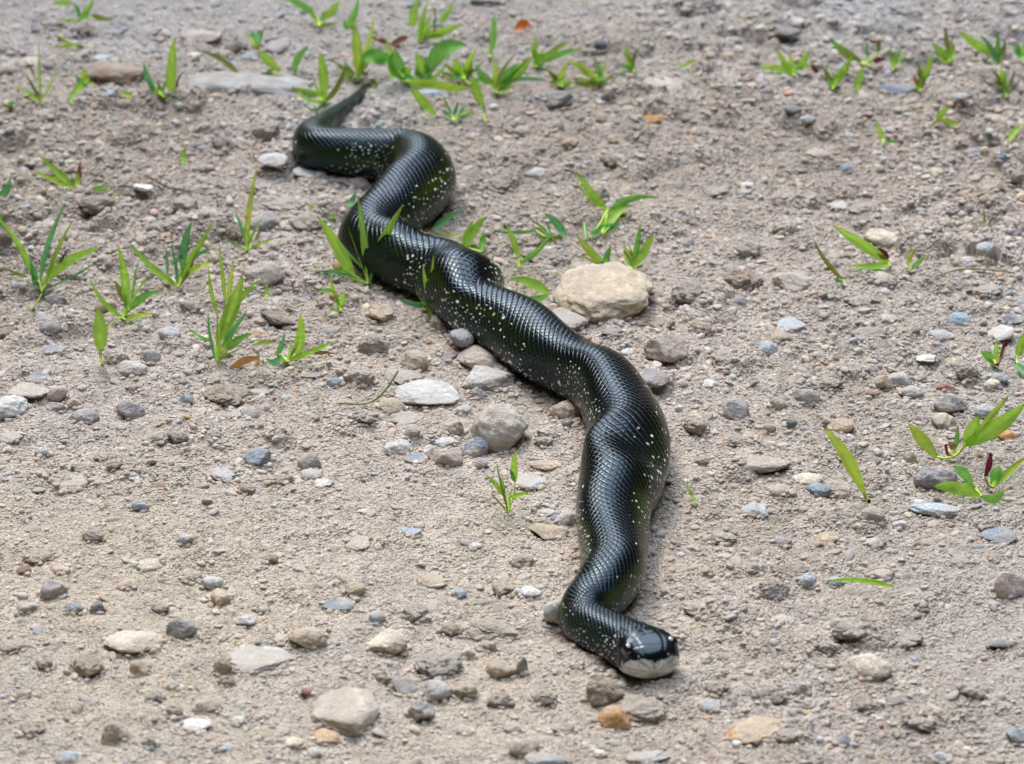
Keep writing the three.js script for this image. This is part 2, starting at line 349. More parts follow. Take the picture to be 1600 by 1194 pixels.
  for (let iu = 0; iu < NU * 2; iu++) for (let iv = 0; iv < 52; iv++) {
    if ((iu + iv) % 2) continue;
    const u = (iu * 0.5 + 0.5) / NU, v = iv / 52, th = (v - 0.5) * 2 * Math.PI, c = Math.cos(th);
    if (c > 0.93 || u > 1 || u < 0.06) continue;
    const cl = clamp(0.42 + 1.25 * fbm(u * 40, v * 6, 6.1, 2), 0, 1), low = step(0.93, 0.45, c), thick = Math.exp(-Math.pow((u - uAt(33.6)) / 0.06, 2)) * (th < 0 ? 1 : 0.15), nk = step(0.90, 0.95, u) * step(0.3, -0.1, c);
    const prob = clamp(low * (1.35 * Math.pow(cl, 1.6) + 0.8 * thick * Math.max(cl, 0.45) + 0.5 * nk) + 0.12 * step(0.05, -0.3, c) * step(-0.8, -0.5, c), 0, 0.8);
    if (cr() > prob) continue;
    const big = c < 0.0 && cr() < 0.3 ? 1.7 : 1, cx = (u + (cr() - 0.5) * 0.55 / NU) * CW, cy = (v + 1 / 50 * (cr() - 0.5)) * CH;
    const sz = 0.45 + 0.95 * Math.pow(cr(), 2), rw = (0.75 + 0.6 * cr()) * big * sz, rh = (3.2 + 4.4 * cr()) * big * sz, al = 0.5 + 0.5 * cr();
    for (let y = Math.floor(cy - rh - 1); y <= cy + rh + 1; y++) for (let x = Math.floor(cx - rw - 1); x <= cx + rw + 1; x++) {
      if (x < 0 || x >= CW || y < 0 || y >= CH) continue;
      const d = Math.hypot((x - cx) / (rw + 0.3), (y - cy) / (rh + 0.3)), f = clamp(1.35 - d) * al; if (f <= 0) continue;
      const k = (y * CW + x) * 4; cd[k] = lerp(cd[k], 250, Math.min(1, f * 1.5)); cd[k + 1] = lerp(cd[k + 1], 248, Math.min(1, f * 1.5)); cd[k + 2] = lerp(cd[k + 2], 252, Math.min(1, f * 1.5));
    }
  }
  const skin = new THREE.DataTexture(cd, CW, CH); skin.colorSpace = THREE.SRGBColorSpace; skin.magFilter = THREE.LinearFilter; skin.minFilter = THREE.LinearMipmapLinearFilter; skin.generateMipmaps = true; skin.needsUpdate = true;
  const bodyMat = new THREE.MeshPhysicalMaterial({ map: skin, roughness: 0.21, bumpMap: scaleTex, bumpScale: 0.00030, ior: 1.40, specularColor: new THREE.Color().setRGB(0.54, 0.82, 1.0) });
  const headMat = new THREE.MeshPhysicalMaterial({ vertexColors: true, roughness: 0.22, ior: 1.46, specularColor: new THREE.Color().setRGB(0.7, 0.88, 1.0) });
  const base = onLevel(900, 700, 0), snake = new THREE.Group(); snake.name = numbered('snake'); snake.position.set(base.x, 0, base.z); scene.add(snake);
  tag(snake, 'long glossy black snake with white flecks and white chin winding over the gravel', 'snake');
  geo.translate(-base.x, 0, -base.z);
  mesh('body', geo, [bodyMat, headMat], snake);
  // eyes: glossy dark beads under the brow
  const at = (hs, th, out) => {
    let i = 0; while (i < NR - 1 && headPos(i) < hs) i++;
    const g = rings[i], sn = Math.sin(th), c = Math.cos(th);
    return g.p.clone().addScaledVector(g.side, sn * g.R * out).addScaledVector(g.up, c * g.R * g.k * out).sub(base);
  };
  const eyeMat = new THREE.MeshPhysicalMaterial({ color: new THREE.Color().setRGB(0.012, 0.008, 0.007), roughness: 0.06, ior: 1.5, clearcoat: 1, clearcoatRoughness: 0.03 });
  for (const sgn of [-1, 1]) {
    const e = mesh('eye', new THREE.SphereGeometry(0.0041, 32, 20), eyeMat, snake); e.position.copy(at(0.62, sgn * 0.92, 0.92));
    const nn = mesh('nostril', new THREE.SphereGeometry(0.0011, 16, 10), eyeMat, snake); nn.position.copy(at(0.86, sgn * 0.75, 0.97));
  }
  globalThis.snakeRings = rings;
}
const snakeNear = (x, z) => { let best = 9; for (let i = 0; i < snakeRings.length; i += 12) { const g = snakeRings[i], d = Math.hypot(x - g.p.x, z - g.p.z) - g.R; if (d < best) best = d; } return best; };

// ------------------------------------------------------------------ stones, pebbles and clods
const C = {
  g: [0.33, 0.315, 0.30], lg: [0.44, 0.425, 0.40], dg: [0.175, 0.17, 0.17], b: [0.20, 0.24, 0.28], lb: [0.37, 0.42, 0.45], db: [0.085, 0.105, 0.135], t: [0.41, 0.315, 0.215], br: [0.25, 0.175, 0.12],
  o: [0.42, 0.22, 0.085], c: [0.58, 0.50, 0.385], w: [0.56, 0.545, 0.51], p: [0.27, 0.245, 0.25], pk: [0.45, 0.355, 0.31], s: [0.42, 0.365, 0.305], k: [0.12, 0.085, 0.062], rd: [0.27, 0.12, 0.085], bb: [0.27, 0.165, 0.085] };
const WORD = { g: 'grey', lg: 'pale grey', dg: 'dark grey', b: 'blue grey', lb: 'pale blue grey', db: 'dark blue', t: 'tan', br: 'brown', o: 'orange brown', c: 'cream', w: 'white', p: 'purplish grey', pk: 'pinkish', s: 'earth coloured', k: 'dark brown', rd: 'dark red' };
const stoneGrain = grain.clone(); stoneGrain.repeat.set(1, 1); stoneGrain.needsUpdate = true;
const stoneMat = new THREE.MeshStandardMaterial({ vertexColors: true, roughness: 0.92, bumpMap: stoneGrain, bumpScale: 0.0006 });
const clodMat = new THREE.MeshStandardMaterial({ vertexColors: true, roughness: 0.98, bumpMap: stoneGrain, bumpScale: 0.0012 });
const icoCache = {};
function ico(detail) {
  if (!icoCache[detail]) { const g = new THREE.IcosahedronGeometry(1, detail); g.deleteAttribute('uv'); g.deleteAttribute('normal'); icoCache[detail] = mergeVertices(g, 1e-5); }
  return icoCache[detail].clone();
}
// a unit stone: shape r (rounded), a (broken, with facets), f (flat slab), c (crumbly clod)
function stoneShape(kind, seed, detail) {
  const r = rng(seed), g = ico(detail), P = g.attributes.position, planes = [], v = new THREE.Vector3();
  const np = kind === 'r' ? 8 : kind === 'b' ? 8 : kind === 'a' ? 9 : kind === 'f' ? 9 : kind === 'c' ? 7 : 6;
  for (let i = 0; i < np; i++) { const q = new THREE.Vector3(r() * 2 - 1, r() * 2 - 1, r() * 2 - 1).normalize(); planes.push([q, kind === 'r' ? 0.66 + 0.30 * r() : 0.58 + 0.34 * r()]); }
  if (kind === 'b') { planes.length = 0; for (const [x, y, z, d] of [[-0.18, 1, 0.12, 0.60], [0.05, 0.15, 1, 0.72], [1, 0.12, 0.15, 0.84], [-0.75, 0.6, 0.15, 0.72], [0.6, -0.1, 0.8, 0.82], [-0.7, 0.1, 0.7, 0.80], [0, 0.6, 0.8, 0.80], [0, 0, -1, 0.8], [0.8, 0.7, 0, 0.78]]) planes.push([new THREE.Vector3(x, y, z).normalize(), d]); }
  if (kind === 'f') planes.push([new THREE.Vector3(0.08 * (r() - 0.5), 1, 0.1 * (r() - 0.5)).normalize(), 0.62]);
  const o = r() * 50, sharp = kind === 'r' ? 13 : kind === 'c' ? 9 : kind === 'b' ? 15 : 18;
  for (let i = 0; i < P.count; i++) {
    v.fromBufferAttribute(P, i).normalize(); let inv = 1;                 // soft minimum over the cutting planes
    let acc = 1; for (const [q, d] of planes) { const t = q.dot(v) / d; if (t > 0) acc += Math.pow(t, sharp); }
    inv = Math.pow(acc, -1 / sharp);
    let n = 1 + 0.16 * fbm(v.x * 2 + o, v.y * 2, v.z * 2, 2) + 0.05 * noise3(v.x * 6 + o, v.y * 6, v.z * 6);
    if (kind === 'c') n += 0.16 * noise3(v.x * 3.2 + o, v.y * 3.2, v.z * 3.2) + 0.09 * noise3(v.x * 8 + o, v.y * 8, v.z * 8) + 0.05 * noise3(v.x * 16, v.y * 16 + o, v.z * 16);
    if (kind === 'a' || kind === 'f' || kind === 'b') n += 0.05 * fbm(v.x * 5 + o, v.y * 5, v.z * 5, 2) + 0.02 * noise3(v.x * 14 + o, v.y * 14, v.z * 14);
    v.multiplyScalar(inv * n); P.setXYZ(i, v.x, v.y, v.z);
  }
  return g;
}
function planarUv(g, scale) {
  const P = g.attributes.position, uv = new Float32Array(P.count * 2);
  for (let i = 0; i < P.count; i++) { uv[i * 2] = (P.getX(i) + 0.6 * P.getY(i)) * scale; uv[i * 2 + 1] = (P.getZ(i) - 0.8 * P.getY(i)) * scale; }
  g.setAttribute('uv', new THREE.BufferAttribute(uv, 2));
}
// [x, y, w, h, colour, shape, special?]   x, y = middle in the picture; special: { label, name, cat, mark, two: second colour, yaw, roll }
const STONES = [
  // top left
  [59, 44, 26, 13, 'db', 'r'], [88, 38, 34, 13, 'br', 'c'], [127, 44, 46, 14, 'k', 'a'], [179, 49, 30, 11, 'b', 'r'], [182, 114, 88, 40, 'br', 'a', { mark: 'the long brown rock', label: 'long dark brown rock, largest of the stones far behind the weed at upper left', two: 'k' }],
  [366, 75, 44, 25, 'k', 'a', { mark: 'the dark brown angular stone', label: 'dark brown angular stone next to the purple grey tilted stone' }], [351, 84, 22, 12, 't', 'r'],
  [432, 73, 56, 30, 'p', 'f', { mark: 'the purple tilted stone', label: 'purple grey flat stone tilted up, behind the small two leaved weed', roll: 0.35 }], [391, 89, 27, 11, 'b', 'r'], [305, 86, 24, 11, 'w', 'r'], [155, 92, 40, 13, 'lb', 'f'], [44, 97, 34, 16, 'c', 'r'], [10, 111, 32, 17, 'br', 'r'], [43, 144, 38, 21, 'p', 'r'],
  [75, 103, 20, 12, 'p', 'r'], [172, 147, 20, 14, 'lb', 'r'], [194, 164, 28, 18, 't', 'r'], [464, 179, 24, 14, 'rd', 'c'], [415, 203, 44, 30, 's', 'c'], [351, 226, 38, 32, 's', 'c'], [427, 251, 46, 24, 'lg', 'r', { mark: 'the pale stone by the tail bend', label: 'pale grey rounded stone just left of the rear bend of the snake' }], [483, 270, 50, 20, 'lb', 'f'],
  [84, 234, 20, 11, 'k', 'c'], [229, 230, 26, 15, 't', 'c'], [224, 293, 32, 10, 'w', 'f'], [245, 354, 27, 15, 'b', 'r'], [412, 348, 50, 34, 'g', 'r', { mark: 'the grey boulder-like clod', label: 'rounded grey brown stone beside the tall thin grass blade' }], [450, 319, 64, 26, 's', 'c'], [368, 366, 42, 38, 'br', 'c', { mark: 'the brown clod', label: 'rough brown earth clod with dark underside, left of tall thin blade', two: 's' }],
  [27, 190, 30, 15, 'dg', 'r'], [312, 57, 64, 16, 'pk', 'f'], [8, 373, 30, 30, 'br', 'c'], [395, 140, 205, 40, 'lb', 'f', { mark: 'the wide embedded slab', label: 'wide pale blue grey slab embedded in the soil behind the tail', sunk: -0.55, dust: 0.55, col: [0.34, 0.345, 0.34] }], [363, 143, 18, 9, 'db', 'r'], [337, 150, 18, 10, 't', 'r'], [300, 10, 30, 10, 'g', 'c'], [250, 60, 22, 10, 'br', 'r'], [290, 320, 40, 26, 's', 'c'], [150, 320, 60, 34, 's', 'c'], [480, 350, 60, 36, 's', 'c'], [100, 170, 24, 14, 's', 'c'],
  // top middle
  [638, 8, 28, 8, 'b', 'f'], [766, 3, 62, 10, 'dg', 'f'], [950, 4, 16, 7, 'db', 'r'], [950, 154, 21, 25, 'db', 'a', { mark: 'the dark blue upright stone', label: 'dark blue upright chip of stone in front of the weed strip' }], [1028, 184, 44, 20, 'o', 'r', { mark: 'the orange tan pebble', label: 'orange tan oval pebble alone on the grey gravel behind' }], [871, 156, 64, 30, 'lb', 'c'],
  [864, 199, 36, 23, 's', 'c'], [813, 206, 34, 20, 's', 'c'], [911, 186, 14, 12, 'pk', 'r'], [888, 224, 32, 17, 't', 'c'], [840, 271, 32, 20, 'lg', 'r'], [840, 250, 20, 9, 'w', 'a'], [780, 288, 46, 27, 's', 'c'], [1063, 79, 24, 11, 'dg', 'r'], [938, 67, 22, 8, 'db', 'r'], [1006, 221, 18, 12, 'br', 'r'],
  [1036, 132, 62, 24, 's', 'f'], [773, 167, 15, 10, 'w', 'a'], [1050, 155, 17, 10, 'w', 'r'], [857, 386, 36, 12, 'w', 'f'], [850, 402, 70, 34, 's', 'c', { two: 'br' }], [557, 288, 38, 26, 'pk', 'c'], [760, 240, 30, 20, 's', 'c'], [960, 250, 40, 22, 's', 'c'], [730, 160, 40, 16, 's', 'c'], [675, 145, 50, 14, 'lb', 'f'],
  // top right
  [1146, 130, 42, 29, 'dg', 'a', { mark: 'the dark angular stone', label: 'dark grey angular stone in the grey gravel left of a weed' }], [1139, 88, 23, 14, 't', 'r'], [1176, 135, 18, 12, 'pk', 'r'], [1401, 141, 66, 15, 'b', 'f', { mark: 'the flat blue slab', label: 'flat blue grey slab lying in front of the far grass seedlings' }], [1262, 186, 24, 15, 'lb', 'a'], [1239, 170, 28, 15, 'dg', 'r'], [1323, 266, 18, 22, 'lb', 'r'], [1165, 289, 24, 11, 'w', 'r'], [1163, 301, 22, 13, 'lg', 'r'], [1313, 322, 32, 15, 'lg', 'f'],
  [1379, 373, 58, 34, 'c', 'a', { mark: 'the cream stone', label: 'cream white stone with painted brown front shading behind the purple tipped sprig', two: 't' }], [1409, 386, 24, 32, 'dg', 'r'], [1478, 349, 24, 14, 'br', 'r'], [1225, 358, 40, 24, 's', 'c'], [1170, 391, 44, 32, 's', 'c'], [1072, 381, 24, 15, 'dg', 'r'], [1566, 246, 18, 15, 'b', 'r'], [1521, 238, 22, 14, 'lb', 'r'], [1394, 203, 24, 12, 'g', 'a'], [1229, 50, 46, 14, 'dg', 'f'], [1586, 16, 52, 16, 'k', 'f'], [1590, 276, 22, 17, 'p', 'r'], [1549, 291, 46, 26, 's', 'c'], [1540, 388, 28, 18, 'lb', 'r'], [1327, 390, 17, 12, 'pk', 'r'], [1192, 14, 20, 14, 'g', 'r'],  // the cream stone's second colour paints the brown shading of its front
  [1240, 35, 36, 12, 'lg', 'f'], [1370, 62, 24, 10, 'br', 'r'], [1480, 55, 30, 10, 'dg', 'f'], [1120, 300, 40, 18, 's', 'c'], [1450, 300, 46, 20, 's', 'c'], [1350, 325, 50, 20, 's', 'c'], [1100, 205, 36, 14, 's', 'c'], [1500, 150, 30, 12, 'g', 'r'], [1280, 240, 40, 14, 's', 'f'],
  // middle left
  [410, 429, 64, 38, 'p', 'r', { mark: 'the purple grey stone', label: 'dark purple grey rounded stone among grass seedlings left of the snake' }], [88, 471, 34, 28, 'g', 'c'], [78, 511, 34, 26, 'p', 'r', { mark: 'the round purple pebble', label: 'round purple grey pebble in front of the largest left grass tuft' }], [84, 546, 37, 15, 'b', 'f'], [435, 471, 24, 15, 'lb', 'r'], [478, 461, 30, 11, 'b', 'f'], [408, 501, 21, 17, 'w', 'a'], [435, 498, 58, 19, 'k', 'f', { mark: 'the dark sliver', label: 'dark brown sliver shaped stone in front of the purple grey stone', roll: -0.3 }],
  [265, 524, 36, 24, 'lb', 'r', { mark: 'the two tone pebble', label: 'two tone pebble, white on top and blue grey below', two: 'b' }], [165, 481, 32, 28, 't', 'r'], [513, 519, 34, 19, 'dg', 'f'], [521, 493, 18, 14, 'w', 'r'], [206, 578, 46, 28, 'lg', 'r', { mark: 'the pale rounded stone', label: 'pale grey rounded stone right of the single upright leaf' }], [182, 560, 42, 28, 's', 'c'], [235, 560, 32, 28, 'g', 'r'], [61, 592, 38, 15, 'b', 'f', { mark: 'the long blue pebble', label: 'long flat blue grey pebble near the left edge' }],
  [89, 615, 32, 24, 'pk', 'r'], [113, 631, 26, 20, 't', 'r'], [89, 636, 25, 16, 'b', 'r'], [132, 654, 44, 28, 'p', 'r'], [204, 642, 44, 34, 'p', 'r', { mark: 'the round dark pebble', label: 'round dark grey brown pebble left of the large crumbly clod' }], [12, 641, 62, 38, 'w', 'a', { mark: 'the white edge rock', label: 'white rock cut off by the left edge of the picture' }], [351, 617, 76, 36, 'br', 'c', { mark: 'the large crumbly clod', label: 'large long crumbly brown clod in front of the grass seedlings', two: 's' }], [405, 613, 40, 16, 'lg', 'f'], [45, 613, 64, 22, 's', 'f'], [292, 626, 22, 19, 'b', 'a'],
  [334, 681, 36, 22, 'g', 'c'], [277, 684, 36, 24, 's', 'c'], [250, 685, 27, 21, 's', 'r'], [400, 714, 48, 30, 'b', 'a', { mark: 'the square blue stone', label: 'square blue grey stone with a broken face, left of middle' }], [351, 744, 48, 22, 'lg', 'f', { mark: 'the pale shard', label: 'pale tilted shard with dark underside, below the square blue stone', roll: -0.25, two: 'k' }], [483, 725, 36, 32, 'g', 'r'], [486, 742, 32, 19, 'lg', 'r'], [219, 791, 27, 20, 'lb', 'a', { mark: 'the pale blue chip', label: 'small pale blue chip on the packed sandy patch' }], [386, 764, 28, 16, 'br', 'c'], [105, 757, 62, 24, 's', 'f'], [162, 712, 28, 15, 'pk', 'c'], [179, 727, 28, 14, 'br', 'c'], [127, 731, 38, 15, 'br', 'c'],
  [67, 708, 26, 17, 'lb', 'a'], [15, 684, 42, 15, 'lg', 'f'], [208, 743, 20, 12, 'lb', 'r'], [505, 755, 26, 13, 'w', 'f'], [442, 750, 38, 21, 'b', 'c'], [211, 608, 24, 15, 'rd', 'c'], [364, 650, 32, 16, 'pk', 'r'], [391, 648, 28, 20, 'g', 'a'], [435, 685, 30, 19, 's', 'c'], [341, 696, 22, 9, 'rd', 'f'], [489, 587, 38, 11, 'b', 'f'], [523, 599, 26, 15, 'b', 'r'], [520, 570, 25, 17, 'pk', 'r'], [70, 480, 20, 14, 's', 'c'], [10, 520, 34, 20, 'br', 'c'], [300, 480, 40, 26, 's', 'c'], [120, 430, 40, 26, 's', 'c'], [155, 680, 26, 14, 's', 'c'], [265, 440, 16, 12, 'w', 'r'],
  // middle
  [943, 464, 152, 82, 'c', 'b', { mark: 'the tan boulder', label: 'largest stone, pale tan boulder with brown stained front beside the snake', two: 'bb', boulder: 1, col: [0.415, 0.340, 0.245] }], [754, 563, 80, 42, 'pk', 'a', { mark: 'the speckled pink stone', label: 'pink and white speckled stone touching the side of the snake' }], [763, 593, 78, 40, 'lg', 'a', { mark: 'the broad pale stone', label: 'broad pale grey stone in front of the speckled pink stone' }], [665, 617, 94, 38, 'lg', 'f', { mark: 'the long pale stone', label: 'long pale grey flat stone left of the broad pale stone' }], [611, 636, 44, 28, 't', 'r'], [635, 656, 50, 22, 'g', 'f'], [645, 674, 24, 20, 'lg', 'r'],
  [780, 674, 88, 78, 'lg', 'a', { mark: 'the triangular stone', label: 'large pale triangular stone left of the front half of the snake', col: [0.47, 0.42, 0.355], sunk: 0.35 }], [743, 703, 40, 37, 'b', 'a', { mark: 'the blue wedge stone', label: 'blue grey wedge shaped stone leaning on the large triangular stone' }], [748, 724, 28, 20, 'g', 'a'], [700, 718, 46, 38, 'pk', 'a', { mark: 'the pink cream stone', label: 'pinkish cream angular stone left of the blue grey wedge stone' }], [621, 700, 40, 26, 'lg', 'r'], [673, 704, 19, 17, 'w', 'r'], [648, 717, 36, 15, 'b', 'f'], [648, 568, 44, 36, 't', 'r'], [582, 543, 50, 42, 's', 'c'], [700, 559, 30, 15, 'dg', 'a'], [594, 491, 40, 26, 't', 'a', { mark: 'the tan wedge stone', label: 'small tan wedge stone below the green seedling by the snake' }],
  [884, 642, 52, 34, 't', 'a', { mark: 'the tan brown block', label: 'tan brown block shaped stone touching the inner curve of the snake' }], [721, 528, 42, 28, 'b', 'r', { mark: 'the half hidden blue stone', label: 'blue grey stone half under the middle of the snake' }], [881, 502, 74, 36, 'g', 'f', { mark: 'the grey slab behind the snake', label: 'grey slab lying between the snake and the tan boulder' }], [1040, 543, 66, 52, 'pk', 'a', { mark: 'the pinkish block', label: 'pinkish grey block of stone right of the snake, below the boulder' }], [1062, 560, 30, 22, 'br', 'f'], [1023, 593, 46, 27, 'p', 'f', { mark: 'the purple chip', label: 'purple grey chip touching the right side of the snake' }], [851, 727, 50, 15, 't', 'f'], [827, 755, 52, 22, 'lg', 'f'], [857, 677, 36, 23, 'c', 'c'], [746, 616, 30, 23, 'g', 'c'], [724, 641, 27, 19, 'lg', 'r'], [888, 661, 24, 15, 'dg', 'a'],
  [567, 651, 40, 22, 's', 'c'], [982, 549, 22, 12, 'w', 'f'], [957, 520, 36, 12, 'db', 'f'], [959, 503, 32, 19, 'g', 'r'], [1060, 638, 14, 11, 'w', 'r'], [1033, 509, 42, 26, 't', 'c'], [712, 671, 26, 26, 'pk', 'c'], [695, 690, 46, 15, 'lg', 'f'], [618, 405, 0, 0, 's', 'c'], [630, 590, 60, 24, 's', 'f'], [560, 590, 50, 30, 's', 'c'], [690, 505, 40, 30, 's', 'c'], [850, 690, 30, 18, 's', 'c'],
  // middle right
  [1160, 439, 66, 38, 'br', 'c', { mark: 'the big brown clod', label: 'big rough brown earth clod right of the tan boulder', two: 's' }], [1239, 443, 62, 36, 's', 'a', { mark: 'the slanted clod', label: 'slanted earth coloured clod beside the big rough brown clod' }], [1080, 462, 62, 44, 's', 'c'], [1154, 470, 22, 11, 'db', 'r'], [1097, 514, 40, 26, 't', 'c'], [1235, 509, 44, 21, 'lb', 'f'], [1219, 528, 32, 18, 't', 'r'], [1197, 548, 38, 29, 'lb', 'a', { mark: 'the blue white angular stone', label: 'pale blue grey angular stone on the open gravel right of the snake' }], [1259, 535, 22, 11, 'db', 'r'], [1310, 562, 24, 15, 'br', 'r'], [1357, 524, 58, 26, 'lg', 'c'],
  [1499, 500, 36, 24, 'lb', 'r', { mark: 'the light blue pebble', label: 'clear light blue rounded pebble near the right edge', col: [0.24, 0.34, 0.42] }], [1470, 524, 40, 18, 'lb', 'r'], [1583, 501, 36, 16, 'db', 'f'], [1560, 523, 50, 26, 'lg', 'f', { mark: 'the pale slab by the sprig', label: 'pale tilted slab with dark shaded front beside the right edge weed', roll: 0.3 }], [1384, 437, 36, 25, 'pk', 'a'], [1435, 436, 38, 11, 'b', 'f'], [1448, 560, 32, 13, 'w', 'a'], [1405, 596, 36, 29, 'lg', 'r', { mark: 'the pale twin pebble', label: 'front one of two pale rounded pebbles touching each other' }], [1383, 599, 34, 26, 't', 'r'], [1426, 612, 38, 19, 'lg', 'r'], [1365, 614, 24, 13, 'rd', 'r'],
  [1477, 607, 36, 20, 'rd', 'a'], [1551, 603, 28, 20, 'c', 'r'], [1560, 591, 30, 18, 'b', 'r'], [1484, 631, 54, 34, 'dg', 'a', { mark: 'the dark two tone stone', label: 'dark grey and brown speckled stone behind the right weed', two: 'br' }], [1539, 643, 36, 22, 'lb', 'r'], [1475, 659, 38, 28, 'c', 'r', { mark: 'the cream rounded stone', label: 'cream and pink rounded stone in front of the dark speckled stone', two: 'pk' }], [1573, 681, 34, 17, 'o', 'r', { mark: 'the orange brown pebble', label: 'orange brown oval pebble at right edge below the broad leaves' }],
  [1149, 645, 44, 40, 'b', 'r', { mark: 'the two faced blue stone', label: 'blue grey stone with one pale face, alone right of the snake' }], [1259, 622, 44, 32, 'g', 'r', { mark: 'the round grey pebble', label: 'round grey brown pebble right of the two faced blue stone' }], [1215, 632, 28, 22, 's', 'r'], [1237, 663, 18, 19, 'dg', 'r'], [1202, 670, 22, 17, 'br', 'r'], [1313, 664, 44, 24, 't', 'r'], [1111, 600, 28, 16, 'w', 'r'], [1242, 595, 34, 19, 't', 'a'], [1195, 728, 86, 18, 's', 'f', { mark: 'the long thin clod', label: 'long thin earth clod like a short stick' }], [1364, 721, 28, 19, 'b', 'a', { mark: 'the small blue triangular chip', label: 'small blue triangular chip right of the large upright leaf' }], [1367, 704, 20, 12, 'g', 'r'], [1421, 718, 22, 24, 't', 'a'],
  [1262, 749, 52, 17, 'c', 'r'], [1279, 767, 42, 23, 'b', 'r'], [1462, 750, 66, 46, 'p', 'r', { mark: 'the large sloping stone', label: 'large purplish brown sloping stone beside the low green leaves', roll: 0.2 }], [1310, 766, 46, 28, 'pk', 'a'], [1219, 768, 34, 22, 's', 'r'], [1435, 786, 27, 13, 'w', 'r'], [1597, 611, 16, 14, 'rd', 'a'], [1087, 666, 38, 26, 'pk', 'c'], [1389, 497, 24, 13, 'lg', 'r'], [1130, 555, 40, 22, 's', 'c'], [1300, 600, 34, 20, 's', 'c'], [1340, 470, 44, 22, 's', 'c'], [1540, 455, 50, 24, 's', 'c'], [1420, 470, 36, 18, 's', 'c'], [1160, 690, 46, 22, 's', 'c'], [1100, 720, 30, 18, 's', 'c'], [1510, 580, 40, 28, 's', 'c'],
  // bottom left
  [83, 923, 44, 30, 'p', 'a', { mark: 'the dark purple stone', label: 'dark purple grey broken stone in the lower left gravel' }], [44, 950, 30, 18, 'b', 'r'], [117, 951, 34, 18, 'b', 'c'], [152, 951, 25, 19, 'dg', 'a'], [282, 981, 48, 38, 'dg', 'a', { mark: 'the dark speckled stone', label: 'dark grey speckled stone behind the large cream stone', two: 'lg' }], [208, 1003, 92, 36, 'c', 'r', { mark: 'the large cream stone', label: 'large smooth cream oval stone in the lower left', two: 't' }], [135, 1043, 58, 42, 't', 'c'], [217, 1046, 30, 28, 't', 'a'], [69, 1038, 30, 20, 'br', 'c'], [480, 997, 58, 36, 't', 'a', { mark: 'the tan shard', label: 'tan fan shaped shard lying flat in lower middle' }],
  [406, 1035, 110, 42, 'lg', 'f', { mark: 'the grey slab', label: 'large pale grey slab half buried in the lower left middle', dust: 0.45, sunk: -0.35 }], [179, 1150, 44, 42, 't', 'c'], [325, 1106, 44, 28, 't', 'a', { mark: 'the tan triangle', label: 'tan triangular stone above the bright sandy patch' }], [271, 1112, 30, 22, 't', 'c'], [372, 1128, 24, 17, 'w', 'r'], [306, 1134, 48, 17, 'w', 'f'], [514, 1153, 46, 25, 'o', 'a', { mark: 'the orange cream stone', label: 'orange and cream stone in front of the wide cream rock', col: [0.52, 0.35, 0.2], two: 'c' }], [458, 1160, 32, 18, 'c', 'r'], [490, 1178, 24, 15, 'lg', 'r'], [540, 1116, 104, 62, 'c', 'a', { mark: 'the wide cream rock', label: 'wide cream rock with rough broken top in the lower middle', col: [0.49, 0.42, 0.33], dust: 0.55, sunk: -0.12 }], [105, 1184, 36, 22, 'lb', 'r'], [30, 1085, 28, 16, 'br', 'r'],
  [527, 947, 50, 18, 'b', 'f'], [331, 911, 38, 22, 'lg', 'r'], [346, 912, 14, 12, 'w', 'r'], [298, 901, 36, 20, 'br', 'c'], [198, 913, 30, 17, 't', 'r'], [37, 892, 22, 13, 'br', 'r'], [95, 891, 24, 14, 'pk', 'r'], [423, 874, 24, 18, 'o', 'c', { col: [0.38, 0.26, 0.16] }], [291, 842, 26, 19, 'lg', 'a'], [233, 882, 48, 15, 'c', 'f'], [145, 838, 36, 23, 'g', 'c'], [345, 940, 30, 30, 't', 'f'], [384, 970, 30, 21, 'lg', 'a'], [413, 953, 20, 13, 'g', 'r'], [482, 1081, 24, 13, 'rd', 'r'], [348, 1045, 30, 34, 't', 'c'], [353, 1065, 30, 20, 't', 'c'], [270, 1072, 20, 14, 'b', 'r'], [60, 870, 50, 22, 's', 'c'], [250, 950, 30, 18, 's', 'c'], [20, 1010, 40, 20, 's', 'c'], [420, 1150, 40, 22, 't', 'c'], [240, 1090, 30, 20, 'g', 'c'], [230, 1160, 30, 22, 's', 'c'], [50, 1140, 40, 26, 't', 'c'],
  // bottom middle
  [606, 1007, 60, 46, 'c', 'a', { mark: 'the cream quartz lump', label: 'cream quartz lump with yellow brown side in the lower middle', two: 't' }], [682, 1082, 46, 36, 'lg', 'r', { mark: 'the pale round stone', label: 'pale grey rounded stone beside a dark flat chip, lower middle' }], [633, 1075, 48, 23, 'dg', 'f', { roll: -0.3 }], [816, 1045, 18, 36, 'dg', 'a', { mark: 'the dark upright shard', label: 'dark upright shard of stone left of the snake head' }], [784, 1048, 50, 34, 't', 'a', { mark: 'the tan faceted stone', label: 'tan faceted stone left of the dark upright shard' }], [686, 1041, 76, 44, 'g', 'c', { mark: 'the grey rough lump', label: 'grey rough lump of earth right of the cream quartz lump' }], [774, 984, 84, 32, 's', 'c'], [958, 1124, 50, 40, 'o', 'a', { mark: 'the orange stone', label: 'bright orange brown pointed stone in front of the snake head' }],
